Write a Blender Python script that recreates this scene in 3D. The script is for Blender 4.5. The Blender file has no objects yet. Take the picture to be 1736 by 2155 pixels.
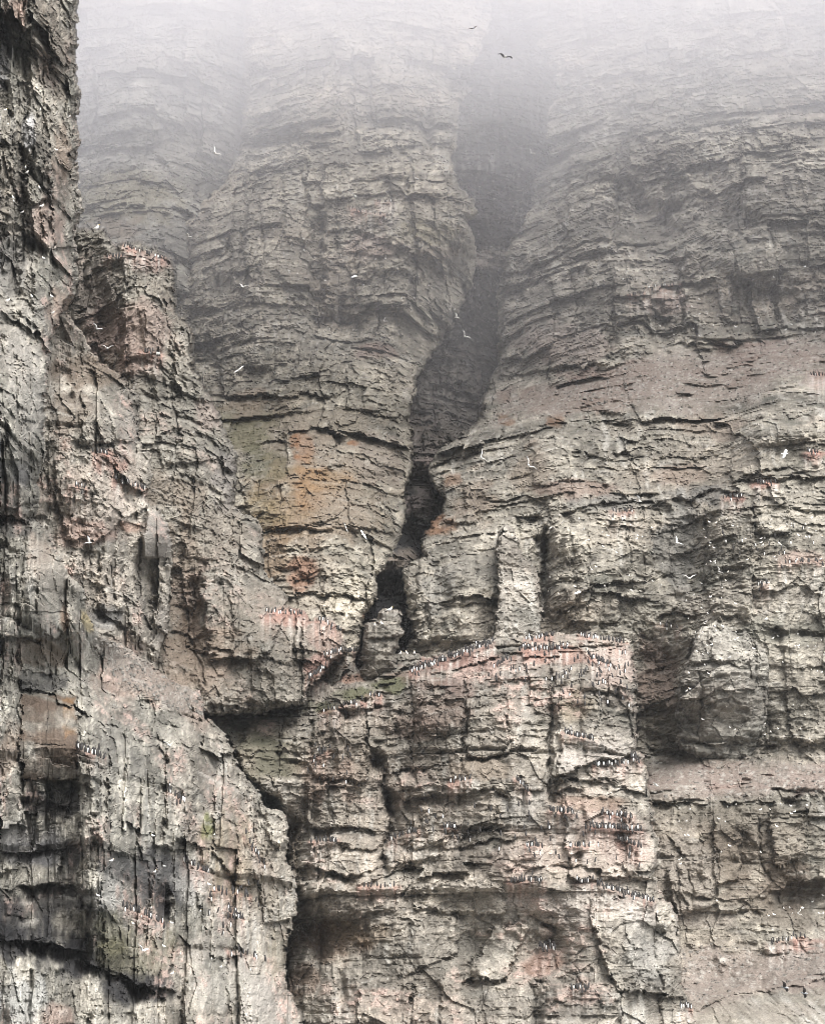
import bpy, bmesh, math, random
import numpy as np

# ------------------------------------------------------------------ camera, light, exposure
FOV, PITCH, CAMZ = math.radians(26.0), math.radians(12.5), 4.0
W, H = 1736.0, 2155.0                      # layout units used for reading the photograph
sc = bpy.context.scene
COL = sc.collection
cam_d = bpy.data.cameras.new('camera'); cam = bpy.data.objects.new('camera', cam_d); COL.objects.link(cam)
cam.location = (0, 0, CAMZ); cam.rotation_euler = (math.pi/2 + PITCH, 0, 0)
cam_d.sensor_fit = 'VERTICAL'; cam_d.angle = FOV; cam_d.clip_start = 0.5; cam_d.clip_end = 6000
sc.camera = cam

SUN_EL, SUN_AZ = math.radians(46), math.radians(24)     # azimuth: to the right of straight behind the camera
world = bpy.data.worlds.new('World'); sc.world = world; world.use_nodes = True
wn = world.node_tree.nodes; wl = world.node_tree.links
sky = wn.new('ShaderNodeTexSky'); sky.sky_type = 'NISHITA'; sky.sun_disc = False
sky.sun_elevation = SUN_EL; sky.sun_rotation = math.pi - SUN_AZ
sky.air_density = 1.0; sky.dust_density = 7.0; sky.ozone_density = 0.6
wn['Background'].inputs['Strength'].default_value = 0.15
hs = wn.new('ShaderNodeHueSaturation'); hs.inputs['Saturation'].default_value = 0.22      # overcast: the light is nearly grey
wl.new(sky.outputs['Color'], hs.inputs['Color']); wl.new(hs.outputs['Color'], wn['Background'].inputs['Color'])
sun_d = bpy.data.lights.new('sun', 'SUN'); sun = bpy.data.objects.new('sun', sun_d); COL.objects.link(sun)
sun_d.energy = 1.4; sun_d.angle = math.radians(36); sun_d.color = (1.0, 0.965, 0.925)
sun.rotation_euler = (math.pi/2 - SUN_EL, 0, SUN_AZ); sun.location = (40, -60, 150)
sc.view_settings.view_transform = 'Standard'; sc.view_settings.look = 'None'
sc.view_settings.gamma = 1.0; sc.view_settings.use_curve_mapping = False
sc.view_settings.exposure = 0.95
sc.cycles.filter_width = 1.0
sc.cycles.volume_bounces = 14; sc.cycles.max_bounces = 16; sc.cycles.diffuse_bounces = 3

# ------------------------------------------------------------------ helpers
F = np.float32
rng = np.random.default_rng(11)
TAN = math.tan(FOV/2); CP, SP = math.cos(PITCH), math.sin(PITCH)
def unproj(x, y, Y):
    tx = (x - W/2)/(H/2)*TAN; tz = -(y - H/2)/(H/2)*TAN
    dy = CP - tz*SP; dz = SP + tz*CP; t = Y/dy
    return t*tx, Y, CAMZ + t*dz

S = 2.35                                   # lattice step
X0 = -110
XS = np.arange(X0, W + 130, S, dtype=F); YS = np.arange(-80, H + 165, S, dtype=F)
NX, NY = len(XS), len(YS)
PX, PY = np.meshgrid(XS, YS)

TAB = (rng.random((64, 64, 64)).astype(F)*2 - 1).ravel()
def vn(x, y, z):
    "smooth value noise, -1..1"
    xf = np.floor(x); yf = np.floor(y); zf = np.floor(z)
    fx = (x - xf).astype(F); fy = (y - yf).astype(F); fz = (z - zf).astype(F)
    fx = fx*fx*(3 - 2*fx); fy = fy*fy*(3 - 2*fy); fz = fz*fz*(3 - 2*fz)
    xi = xf.astype(np.int32); yi = yf.astype(np.int32); zi = zf.astype(np.int32)
    x0 = (xi & 63) << 12; x1 = ((xi + 1) & 63) << 12
    y0 = (yi & 63) << 6; y1 = ((yi + 1) & 63) << 6
    z0 = zi & 63; z1 = (zi + 1) & 63
    def g(a, b, c): return TAB[a + b + c]
    a = g(x0, y0, z0); a = a + (g(x1, y0, z0) - a)*fx
    b = g(x0, y1, z0); b = b + (g(x1, y1, z0) - b)*fx
    c = g(x0, y0, z1); c = c + (g(x1, y0, z1) - c)*fx
    d = g(x0, y1, z1); d = d + (g(x1, y1, z1) - d)*fx
    a = a + (b - a)*fy; c = c + (d - c)*fy
    return a + (c - a)*fz
def fbm(x, y, z, o=3, k=0.5):
    t = 0; a = 1.0; n = 0
    for i in range(o):
        t = t + a*vn(x + 17.3*i, y + 5.1*i, z + 9.7*i); n += a; a *= k
        x = x*2.03; y = y*2.03; z = z*2.03
    return t/n*1.5
def sst(a, b, x):
    t = np.clip((x - a)/(b - a), 0, 1); return t*t*(3 - 2*t)
def hsh(i, j, k):
    h = (i.astype(np.int64)*73856093) ^ (np.asarray(j).astype(np.int64)*19349663) ^ (int(k)*83492791)
    h = (h ^ (h >> 13))*1274126177 & 0x7fffffff
    return ((h ^ (h >> 15)) & 0xffff).astype(F)/65535.0

ZERO = np.zeros_like(PX)
JX = fbm(PX/26, PY/26, ZERO + 3.3, 3)*7; JY = fbm(PX/26, PY/26, ZERO + 8.1, 3)*6
QX = PX + JX; QY = PY + JY                 # ragged coordinates for outlines and marks
RX = PX + 0.45*JX; RY = PY + 0.45*JY
KX = fbm(PX/7, PY/9, ZERO + 12.3, 3); KY = fbm(PX/9, PY/7, ZERO + 15.1, 3)      # small jitter
CX = RX + 0.5*JX + 3.2*KX; CY = RY + 0.3*JY + 3.0*KY

def box(pts, m):
    a = np.array(pts, float)
    x0 = max(0, int((a[:, 0].min() - m - X0)/S)); x1 = min(NX, int((a[:, 0].max() + m - X0)/S) + 2)
    y0 = max(0, int((a[:, 1].min() - m + 80)/S)); y1 = min(NY, int((a[:, 1].max() + m + 80)/S) + 2)
    return slice(y0, max(y0, y1)), slice(x0, max(x0, x1))
def seg_d(X, Y, pts, closed=False):
    d = np.full(X.shape, 1e9, F); n = len(pts)
    for k in range(n if closed else n - 1):
        ax, ay = pts[k]; bx, by = pts[(k + 1) % n]
        ux, uy = bx - ax, by - ay; L = ux*ux + uy*uy + 1e-6
        t = np.clip(((X - ax)*ux + (Y - ay)*uy)/L, 0, 1)
        d = np.minimum(d, (X - ax - t*ux)**2 + (Y - ay - t*uy)**2)
    return np.sqrt(d)
def inside(X, Y, pts):
    r = np.zeros(X.shape, bool); n = len(pts)
    for k in range(n):
        ax, ay = pts[k]; bx, by = pts[(k + 1) % n]
        if ay == by: continue
        c = ((ay > Y) != (by > Y)) & (X < (bx - ax)*(Y - ay)/(by - ay) + ax)
        r ^= c
    return r
def sdf(X, Y, pts):
    d = seg_d(X, Y, pts, True); return np.where(inside(X, Y, pts), d, -d)
def up(c, st, shape):
    "bilinear upsample of a coarse lattice field taken every st cells"
    iy = np.arange(shape[0], dtype=F)/st; ix = np.arange(shape[1], dtype=F)/st
    y0 = np.minimum(iy.astype(int), c.shape[0] - 2); x0 = np.minimum(ix.astype(int), c.shape[1] - 2)
    fy = (iy - y0)[:, None]; fx = (ix - x0)[None]
    A = c[y0][:, x0]; B = c[y0][:, x0 + 1]; C = c[y0 + 1][:, x0]; D = c[y0 + 1][:, x0 + 1]
    return ((A*(1 - fx) + B*fx)*(1 - fy) + (C*(1 - fx) + D*fx)*fy).astype(F)
def tps(ctrl, X, Y):
    p = np.array(ctrl, float); x, y, v = p[:, 0]/1000, p[:, 1]/1000, p[:, 2]; n = len(p)
    def U(r2): return np.where(r2 > 0, r2*np.log(r2 + 1e-12), 0)
    K = U((x[:, None] - x)**2 + (y[:, None] - y)**2) + np.eye(n)*1e-3
    P = np.stack([np.ones(n), x, y], 1); A = np.block([[K, P], [P.T, np.zeros((3, 3))]])
    w = np.linalg.solve(A, np.concatenate([v, np.zeros(3)]))
    X = X/1000; Y = Y/1000; r = w[n] + w[n+1]*X + w[n+2]*Y
    for i in range(n): r = r + w[i]*U((X - x[i])**2 + (Y - y[i])**2)
    return r

def beds(s, lo, hi, seed):
    r = np.random.default_rng(seed); b = np.cumsum(r.uniform(lo, hi, int(330/lo))**1.0) - 60
    b = b[b < 260]
    i = np.clip(np.searchsorted(b, s) - 1, 0, len(b) - 2); th = (b[i+1] - b[i]).astype(F)
    return i, ((s - b[i])/th).astype(F), th
def blocks(u, s, lo, hi, wlo, whi, seed):
    i, t, th = beds(s, lo, hi, seed)
    w = th*(wlo + (whi - wlo)*hsh(i, 0, seed + 1))
    q = u/w + 41*hsh(i, 1, seed + 2); j = np.floor(q)
    f = (q - j).astype(F)
    # uneven joints: some blocks are fused with their neighbour
    fuse = hsh(i, np.floor(j/2), seed + 3) < 0.35
    j = np.where(fuse, np.floor(j/2)*2, j)
    f2 = np.where(fuse, (q/2 - np.floor(q/2)), f); w2 = np.where(fuse, 2*w, w)
    du = np.minimum(f2, 1 - f2)*w2
    return i, j, t, th, du, hsh(i, j, seed + 4), f2

def facets(a, b, seed):
    "2-D Voronoi cells: random height, distance to the border, local coordinates, id"
    ia = np.floor(a).astype(np.int32); ib = np.floor(b).astype(np.int32)
    d1 = np.full(a.shape, 9., F); d2 = np.full(a.shape, 9., F); gx = np.zeros(a.shape, F); gy = np.zeros(a.shape, F); kk = np.zeros(a.shape, np.int32)
    for da in (-1, 0, 1):
        for db in (-1, 0, 1):
            ca = (ia + da) & 63; cb = (ib + db) & 63; base = (ca << 12) + (cb << 6) + (seed % 50)
            rx = (a - ia - da - .5 - .46*TAB[base]).astype(F); ry = (b - ib - db - .5 - .46*TAB[base + 7]).astype(F)
            d = rx*rx + ry*ry; m = d < d1
            d2 = np.where(m, d1, np.minimum(d2, d)); d1 = np.where(m, d, d1); gx = np.where(m, rx, gx); gy = np.where(m, ry, gy); kk = np.where(m, base, kk)
    return TAB[kk + 5]*.5 + .5, np.sqrt(d2) - np.sqrt(d1), gx, gy, kk

# ------------------------------------------------------------------ where the birds sit (rows on ledges)
# x0,y0,x1,y1, how many, band thickness, label
ROWS = [
 (863,1417,1037,1356,74,9,'guillemot in the densest crowd along the sloping pink ledge right of the rock pillar'),
 (1092,1370,1196,1366,34,9,'guillemot in the packed crowd at the foot of the thin rock column'),
 (1106,1350,1165,1340,14,7,'guillemot in the packed crowd at the foot of the thin rock column'),
 (1221,1339,1316,1354,20,4,'guillemot on the flat top corner of the big central buttress'),
 (1241,1385,1278,1400,13,6,'guillemot on the second pink ledge under the buttress top corner'),
 (685,1379,750,1370,22,6,'guillemot on the red stained saddle left of the rock pillar'),
 (649,1431,687,1405,18,6,'guillemot on the steep pink edge below the red stained saddle'),
 (560,1288,640,1294,14,6,'guillemot on the crest of the ridge behind the big left cliff'),
 (667,1302,718,1328,11,4,'guillemot on the short ledge at the end of the left ridge'),
 (1040,1405,1075,1385,8,3,'guillemot on the dark slanting crack under the crowded ledge'),
 (776,1463,801,1466,5,2,'guillemot on the knob under the green turf ledge'),
 (678,1498,768,1475,9,2,'guillemot on the edge below the green turf ledge'),
 (656,1600,692,1580,7,3,'guillemot on the red stained step at the left end of the buttress'),
 (945,1649,985,1640,6,2,'guillemot on the short ledge in the middle of the buttress face'),
 (656,1772,710,1770,12,2,'guillemot on the lone lower left ledge of the buttress'),
 (823,1767,879,1748,11,2,'guillemot on the rising ledge beside the deep vertical crack'),
 (934,1742,961,1741,8,2,'guillemot above the red streak in the middle of the buttress'),
 (1084,1638,1113,1667,7,3,'guillemot on the pale rib in the middle of the buttress'),
 (1108,1781,1135,1781,10,3,'guillemot on the small pink knob of the buttress'),
 (1070,1857,1142,1854,19,3,'guillemot at the left end of the long lower ledge of the buttress'),
 (758,1866,838,1866,6,2,'guillemot on the rusty ledge low on the left of the buttress'),
 (1137,1994,1170,1995,12,3,'guillemot above the smooth brown hollow low on the buttress'),
 (1186,1543,1251,1559,18,3,'guillemot on the white streaked ledge high on the right side of the buttress'),
 (1251,1613,1318,1607,20,4,'guillemot on the pink ledge near the right edge of the buttress'),
 (1326,1592,1346,1606,8,3,'guillemot on the outer right shoulder of the buttress'),
 (1156,1706,1203,1711,12,2,'guillemot on the ledge under the brown hollow right of the buttress groove'),
 (1276,1716,1330,1720,11,3,'guillemot on the upper of the three close right ledges of the buttress'),
 (1241,1741,1350,1749,26,3,'guillemot on the middle of the three close right ledges of the buttress'),
 (1300,1769,1350,1785,13,4,'guillemot on the lowest of the three close right ledges of the buttress'),
 (1196,1782,1233,1781,8,2,'guillemot on a dark bed left of the three close right ledges'),
 (1213,1858,1262,1857,9,2,'guillemot along the long lower ledge of the buttress'),
 (1256,1863,1375,1899,36,3,'guillemot on the long descending end of the lower ledge of the buttress'),
 (1201,2081,1238,2081,11,2,'guillemot on the pink ledge near the very bottom of the buttress'),
 (1430,2118,1455,2124,8,2,'guillemot at the lowest right corner of the buttress'),
 (163,1574,218,1596,14,2,'guillemot on the ledge beside the smooth brown slab'),
 (352,1665,394,1691,9,2,'guillemot on the slanting ledge high on the big left cliff'),
 (388,1811,446,1843,14,3,'guillemot on the upper slanting ledge of the big left cliff'),
 (446,1873,526,1886,13,3,'guillemot on the pink ledge on the right of the big left cliff'),
 (475,1912,510,1938,13,6,'guillemot on the wide pink patch low on the big left cliff'),
 (254,1906,348,1945,15,3,'guillemot on the white and pink ledge under the black cavity'),
 (519,1762,555,1822,9,4,'guillemot on the steep pink edge near the knob of the left cliff'),
 (480,2000,560,2020,8,3,'guillemot on the lowest pink ledge of the big left cliff'),
 (198,953,232,958,8,4,'guillemot under the dark overhang of the left buttress'),
 (160,1022,180,1029,5,3,'guillemot on the white streaked step of the left buttress'),
 (240,1012,308,1030,14,5,'guillemot on the pink streaked edge of the left buttress'),
 (1642,1186,1732,1181,10,3,'guillemot on the pale bed of the right wall'),
 (1594,1232,1616,1228,6,3,'guillemot on the broken step of the right wall'),
 (1383,1316,1426,1321,7,3,'guillemot in the brown alcove behind the central buttress'),
 (1592,1018,1632,1016,9,2,'guillemot on the pink top of the square block of the right wall'),
 (1522,1048,1557,1046,7,2,'guillemot on the pink step left of the square block'),
 (1286,1076,1331,1077,9,2,'guillemot on the pink ledge under the long dark overhang'),
 (1702,788,1734,790,8,2,'guillemot on the pink knob at the right end of the scree'),
 (1697,951,1722,954,7,2,'guillemot on the red stained ledge at the right rim'),
 (1326,622,1356,615,6,1,'guillemot on the misty ledge of the upper right wall'),
 (1366,605,1427,597,8,1,'guillemot on the misty pink ledge of the upper right wall'),
 (1616,1985,1690,1975,9,2,'guillemot on the rim of the dark lower right hollow'),
 (262,518,345,546,16,2,'guillemot on the top of the misty left pinnacle'),
 (228,541,262,538,6,1,'guillemot on the shoulder of the misty left pinnacle'),
 (300,740,340,748,6,3,'guillemot on the pink stained face of the misty left pinnacle'),
 (1170,1480,1325,1490,26,90,'guillemot scattered over the streaked right half of the central buttress top'),
 (1090,1800,1340,1830,34,110,'guillemot scattered between the crowded lower ledges of the central buttress'),
 (870,1780,1080,1790,18,90,'guillemot scattered over the middle of the central buttress'),
 (640,1660,760,1660,12,90,'guillemot scattered over the left end of the central buttress'),
 (1030,1440,1330,1420,30,50,'guillemot scattered below the crowded top ledge of the central buttress'),
 (430,1960,560,1980,14,120,'guillemot scattered over the lower right face of the left cliff'),
 (1500,1180,1720,1180,18,70,'guillemot scattered over the right wall under the square block'),
 (794,424,827,424,7,1,'guillemot on the upper ledge of the misty middle tower'),
 (736,440,820,455,13,2,'guillemot on the lower ledge of the misty middle tower'),
]

# ------------------------------------------------------------------ layout of the rock (front to back)
def C(*a): return list(zip(a[::3], a[1::3], a[2::3]))
def P(*a): return list(zip(a[::2], a[1::2]))
L = {}
L['sea_cliff'] = dict(
 poly=P(-200,-300,160,-300,156,-40,148,40,151,90,143,110,150,170,157,200,149,250,154,310,147,335,156,400,160,450,152,480,158,560,152,610,135,640,112,695,98,760,92,870,95,930,85,985,70,1075,60,1092,
   100,1118,122,1168,138,1212,170,1236,182,1290,202,1330,292,1385,316,1396,350,1425,422,1462,432,1510,476,1545,492,1592,522,1642,546,1672,
   556,1700,575,1703,598,1712,603,1740,600,1800,618,1850,622,1900,612,1950,600,2000,603,2080,622,2112,640,2160,670,2400,-200,2400),
 ctrl=C(0,-80,130, 0,0,130, 70,0,133, 150,0,140, 0,300,128, 90,300,132, 150,300,139, 0,600,124, 80,600,129, 150,600,138, 0,850,113, 80,850,122, 0,1000,113, 60,1050,120,
   10,1180,117, 70,1200,113, 130,1250,120, 10,1330,113, 150,1330,122, 60,1400,118, 60,1640,117, 150,1640,119, 200,1390,136, 320,1420,150, 400,1470,156,
   180,1560,119, 260,1560,130, 360,1560,142, 460,1600,152, 540,1690,158, 600,1740,161, 20,1750,116, 120,1750,121, 200,1750,116, 300,1750,128, 400,1750,139, 520,1800,152, 590,1850,158,
   20,1900,112, 130,1900,118, 210,1900,114, 300,1920,127, 400,1900,136, 520,1950,149, 600,1980,158, 30,2080,107, 150,2070,115, 300,2080,123, 420,2080,129, 520,2080,140, 600,2080,152,
   0,2320,98, 300,2320,114, 600,2320,136),
 ang=0.95, vert=0.45, amp=1.0, rough=1.0, blk=1.35, fac=0.9, con=1.2, mpu=.075, edge=(8, 2.0), tone=(1.20, 1.18, 1.13))
L['rock_buttress'] = dict(
 poly=P(40,620,120,640,160,688,182,728,205,762,255,796,288,832,293,880,291,922,300,946,318,951,319,985,312,1020,306,1055,313,1072,332,1066,346,1100,362,1132,363,1180,
   358,1280,346,1345,329,1392,322,1425,330,1500,-50,1520,-50,620),
 ctrl=C(60,680,150, 160,700,156, 250,800,163, 130,790,157, 100,900,151, 200,880,154, 290,900,166, 120,1000,151, 200,1010,153, 310,1010,167, 100,1150,150, 200,1150,153, 270,1150,158, 340,1130,163,
   355,1200,169, 200,1280,153, 300,1300,160, 340,1330,167, 180,1400,148, 320,1420,166, 100,1500,144),
 ang=0.55, vert=0.75, amp=0.95, rough=1.0, blk=1.3, fac=0.8, con=1.15, mpu=.058, edge=(8, 1.6), tone=(1.14, 1.09, 1.04))
L['rock_ridge'] = dict(
 poly=P(90,480,150,495,166,487,212,488,224,512,246,530,262,518,285,517,318,530,346,546,357,566,361,640,366,664,386,672,399,702,403,780,426,822,446,856,463,900,481,936,494,961,
   490,1010,486,1060,501,1085,541,1096,549,1112,553,1200,590,1241,606,1272,641,1291,647,1309,691,1300,716,1330,729,1371,700,1392,672,1425,650,1450,640,1480,560,1500,430,1500,300,1480,100,1300,80,700),
 ctrl=C(170,510,198, 200,640,194, 270,560,190, 340,570,193, 300,650,187, 220,800,190, 300,800,186, 390,800,194, 300,950,181, 400,950,184, 480,950,193, 350,1100,178, 440,1100,183, 535,1110,193, 385,1200,180,
   470,1200,178, 550,1220,189, 390,1330,176, 480,1300,176, 600,1300,184, 690,1320,190, 560,1380,176, 650,1390,182, 400,1430,170, 500,1450,173, 600,1460,177, 715,1370,190),
 ang=0.35, mpu=.052, vert=0.6, amp=0.95, rough=1.1, edge=(8, 1.6), pale=.45, tone=(0.80, 0.775, 0.735))
L['rock_pillar'] = dict(
 poly=P(762,1405,766,1380,769,1345,771,1318,782,1310,797,1306,803,1302,804,1292,812,1288,836,1288,842,1298,841,1312,846,1322,845,1334,837,1342,833,1352,832,1380,840,1400,850,1430,820,1450,756,1450),
 ctrl=C(770,1400,184.8, 800,1380,183.4, 832,1400,184.8, 800,1330,183.3, 820,1295,183.5, 780,1320,183.9, 842,1325,184.0),
 ang=0.1, vert=0.3, amp=0.5, rough=0.9, edge=(7, 0.9), tone=(1.05, 1.0, 0.96))
L['central_buttress'] = dict(
 poly=P(640,1446,656,1426,700,1441,740,1400,770,1425,800,1415,830,1378,870,1376,900,1385,960,1372,1040,1345,1100,1342,1180,1335,1222,1338,1240,1334,1300,1350,1322,1360,1330,1400,1335,1470,1332,1580,1350,1596,1358,1640,
   1368,1700,1376,1750,1388,1790,1376,1830,1386,1880,1421,1925,1428,1990,1430,2060,1446,2120,1472,2160,1510,2400,550,2400,590,2120,605,2050,600,1980,612,1900,605,1830,600,1770,590,1690,520,1640,480,1560,400,1500,430,1480,590,1478),
 ctrl=C(640,1456,190, 700,1430,188, 860,1400,187, 940,1385,184, 1040,1360,182, 1200,1352,179, 1310,1375,175, 700,1480,181, 800,1450,180, 900,1430,177, 1040,1410,175, 1150,1400,173, 1250,1400,170,
   700,1540,177, 800,1540,175, 900,1500,172, 1100,1500,169.5, 1250,1500,167, 1325,1500,170, 470,1500,184, 520,1570,178, 600,1590,179, 650,1600,178, 700,1640,175, 840,1640,173, 1000,1600,168.5, 1200,1620,165, 1320,1620,167,
   560,1680,172, 650,1700,177, 1000,1720,166.5, 1200,1720,162.5, 1350,1720,165, 610,1720,178, 612,1800,179, 660,1800,174, 720,1800,171, 820,1800,172, 1000,1800,165, 1200,1800,161, 1370,1800,164,
   622,1900,178, 670,1900,171, 800,1900,168, 1000,1880,163, 1200,1880,158.5, 1380,1890,161.5, 612,2000,178, 670,2000,173, 740,1990,170, 880,1960,163, 980,1990,163, 1050,1960,162, 1150,2000,161, 1250,1980,156.5, 1400,1980,160,
   625,2100,172, 690,2090,164, 800,2090,160, 1000,2090,157, 1200,2080,154, 1430,2110,158, 600,2320,158, 1000,2320,148, 1450,2320,152),
 ang=0.0, vert=0.45, amp=1.0, rough=1.05, edge=(10, 1.8), tone=(1.06, 1.01, 0.96))
L['rock_column'] = dict(
 poly=P(1050,1128,1060,1110,1076,1112,1084,1122,1090,1150,1104,1178,1122,1190,1133,1204,1136,1250,1140,1330,1150,1380,1040,1380,1048,1250,1046,1160),
 ctrl=C(1070,1120,203, 1080,1200,201.5, 1100,1250,200.5, 1130,1230,202, 1090,1340,198, 1140,1350,199),
 ang=0.1, vert=0.5, amp=0.6, rough=1.0, edge=(8, 1.0), tone=(1.04, 1.0, 0.97))
L['right_cliff'] = dict(
 poly=P(1030,-300,1046,0,1058,70,1088,150,1082,190,1110,250,1104,320,1112,400,1086,480,1063,530,1056,570,1046,640,1053,720,1050,772,1021,832,1012,880,970,922,910,960,905,990,916,1020,934,1052,928,1082,900,1112,886,1150,898,1170,
   866,1184,848,1204,858,1260,868,1345,850,1380,840,1480,1250,1520,1300,1900,1400,2400,2000,2400,2000,-300),
 ctrl=C(1130,-80,326, 1400,-80,316, 1736,-80,306, 1140,150,318, 1400,150,304, 1736,150,292, 1130,350,307, 1250,380,292, 1400,350,284, 1736,350,270, 1080,550,294, 1180,560,282, 1300,570,268, 1400,500,276, 1550,500,262, 1736,550,256,
   1070,720,280, 1150,690,268, 1250,700,259, 1500,720,254, 1736,690,250, 1040,840,264, 1150,830,252, 1250,800,247, 1450,760,246, 1650,740,246, 1736,760,240, 930,970,241, 1010,930,240, 1150,900,231, 1250,900,228, 1400,880,228, 1560,860,229,
   1000,1020,228, 1100,1000,224, 1300,1000,219, 1500,960,219, 1600,900,212, 1736,850,214, 1640,980,208, 1736,960,206, 910,1100,227, 1000,1120,217, 1110,1080,216, 1200,1065,211, 1400,1060,210, 1520,1060,206, 1620,1030,203, 1736,1030,204,
   890,1200,213, 1000,1200,207, 1060,1250,207, 1130,1250,213, 1170,1250,206, 1250,1200,204, 1430,1200,207, 1600,1150,200, 1736,1150,198, 890,1350,207, 1000,1330,203, 1200,1320,203, 1320,1320,204, 1400,1380,207, 1500,1340,198, 1580,1350,196, 1736,1350,197,
   1370,1560,206, 1450,1480,198, 1540,1520,199, 1640,1520,196, 1736,1520,195, 1380,1600,204, 1550,1600,197, 1736,1590,194, 1400,1670,192, 1600,1665,190, 1736,1660,188, 1500,1740,188, 1640,1740,187,
   1480,1850,187, 1650,1830,187, 1736,1850,186, 1450,1960,185, 1600,1980,184, 1736,1960,182, 1460,2100,176, 1600,2100,172, 1736,2080,169, 1600,2150,161, 1500,2320,150, 1736,2320,146),
 ang=-0.12, alg=.7, bigk=.65, vert=0.35, amp=0.82, rough=1.05, edge=(14, 3), tone=(1.05, 1.01, 0.945))
L['middle_tower'] = dict(
 poly=P(520,-300,516,100,510,250,505,330,470,390,430,425,380,460,330,490,270,520,100,560,100,1500,735,1500,752,1380,757,1350,766,1292,794,1256,791,1212,832,1166,853,1100,850,1040,866,985,868,930,
   862,880,878,800,890,770,930,716,968,650,995,600,1004,560,1002,530,986,466,1003,442,1000,421,976,406,961,380,952,340,959,300,966,225,990,190,984,150,1016,110,1030,50,1050,-40,1060,-300),
 ctrl=C(540,-80,322, 750,-80,316, 950,-80,322, 540,150,312, 750,150,302, 940,150,308, 540,300,300, 650,300,289, 850,300,288, 940,300,291, 400,480,290, 500,480,280, 600,480,276, 680,480,280, 800,500,274, 900,480,277, 980,440,281,
   330,560,290, 450,640,270, 560,640,264, 650,640,266, 720,660,272, 850,640,268, 900,700,276, 980,590,288, 450,760,262, 540,750,256, 640,720,259, 700,760,253, 800,760,258, 870,790,264,
   460,850,251, 560,860,247, 700,860,243, 850,880,250, 560,960,232, 640,940,231, 700,1000,228, 830,1000,236, 510,1050,224, 600,1010,222, 650,1100,216, 740,1080,220, 830,1120,229,
   560,1150,216, 640,1180,210, 700,1200,208, 780,1200,214, 650,1290,205, 750,1300,208, 700,1450,198, 300,1200,215, 250,900,245),
 ang=0.1, bigk=.6, vert=0.4, amp=0.80, rough=1.0, edge=(14, 3), tone=(1.22, 1.16, 1.06))
L['gully_wall'] = dict(
 poly=P(700,-300,1300,-300,1300,600,1200,1000,1000,1500,700,1500,700,1000,780,700),
 ctrl=C(850,-80,334, 1050,-80,334, 1200,-80,334, 1050,0,326, 1050,100,317, 1050,200,309, 1050,300,301, 1050,400,298, 1050,510,297, 1030,535,297, 1040,570,296, 1030,640,303, 980,760,292, 1040,800,298, 950,850,282, 1000,880,280, 890,950,262, 890,985,254, 880,1010,258,
   880,1060,245, 870,1090,250, 860,1150,240, 845,1165,226, 800,1195,221, 820,1210,228, 820,1300,226, 830,1330,212, 860,1400,208, 760,1450,206, 700,1200,240, 1200,800,320, 1000,1200,250),
 ang=0.0, vert=0.5, amp=1.25, rough=1.3, edge=(10, 2), tone=(0.10, 0.10, 0.11))  # near-black tone: wet rock, with the gully's shade put into it
L['back_wall'] = dict(
 poly=P(60,-300,760,-300,760,620,60,620),
 ctrl=C(100,-80,338, 350,-80,334, 620,-80,340, 150,100,322, 350,100,318, 500,100,324, 150,200,312, 300,200,306, 490,250,318, 180,380,300, 320,370,295, 450,380,306, 170,480,286, 260,470,282, 340,490,280, 500,500,304, 200,600,270, 400,600,280, 700,300,335),
 ang=0.1, bigk=.7, vert=0.3, amp=0.9, rough=0.9, edge=(10, 2), tone=(0.98, 0.98, 0.95))
L['rock_knob'] = dict(
 poly=P(1428,1580,1424,1500,1430,1420,1450,1384,1466,1330,1480,1316,1502,1308,1530,1310,1546,1302,1560,1312,1600,1328,1616,1350,1622,1400,1616,1470,1610,1540,1600,1600,1540,1606,1470,1600),
 ctrl=C(1440,1590,197.5, 1440,1440,195, 1500,1330,195.5, 1580,1345,195.5, 1530,1400,192.5, 1600,1450,194.5, 1590,1590,197.5, 1510,1480,193.5, 1520,1590,197),
 ang=0.0, vert=0.4, amp=0.8, rough=1.0, edge=(12, 2.0), tone=(1.0, 1.0, 0.98))
ORDER = ['sea_cliff','rock_buttress','rock_ridge','rock_pillar','central_buttress','rock_column','rock_knob','right_cliff','middle_tower','gully_wall','back_wall']

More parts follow.
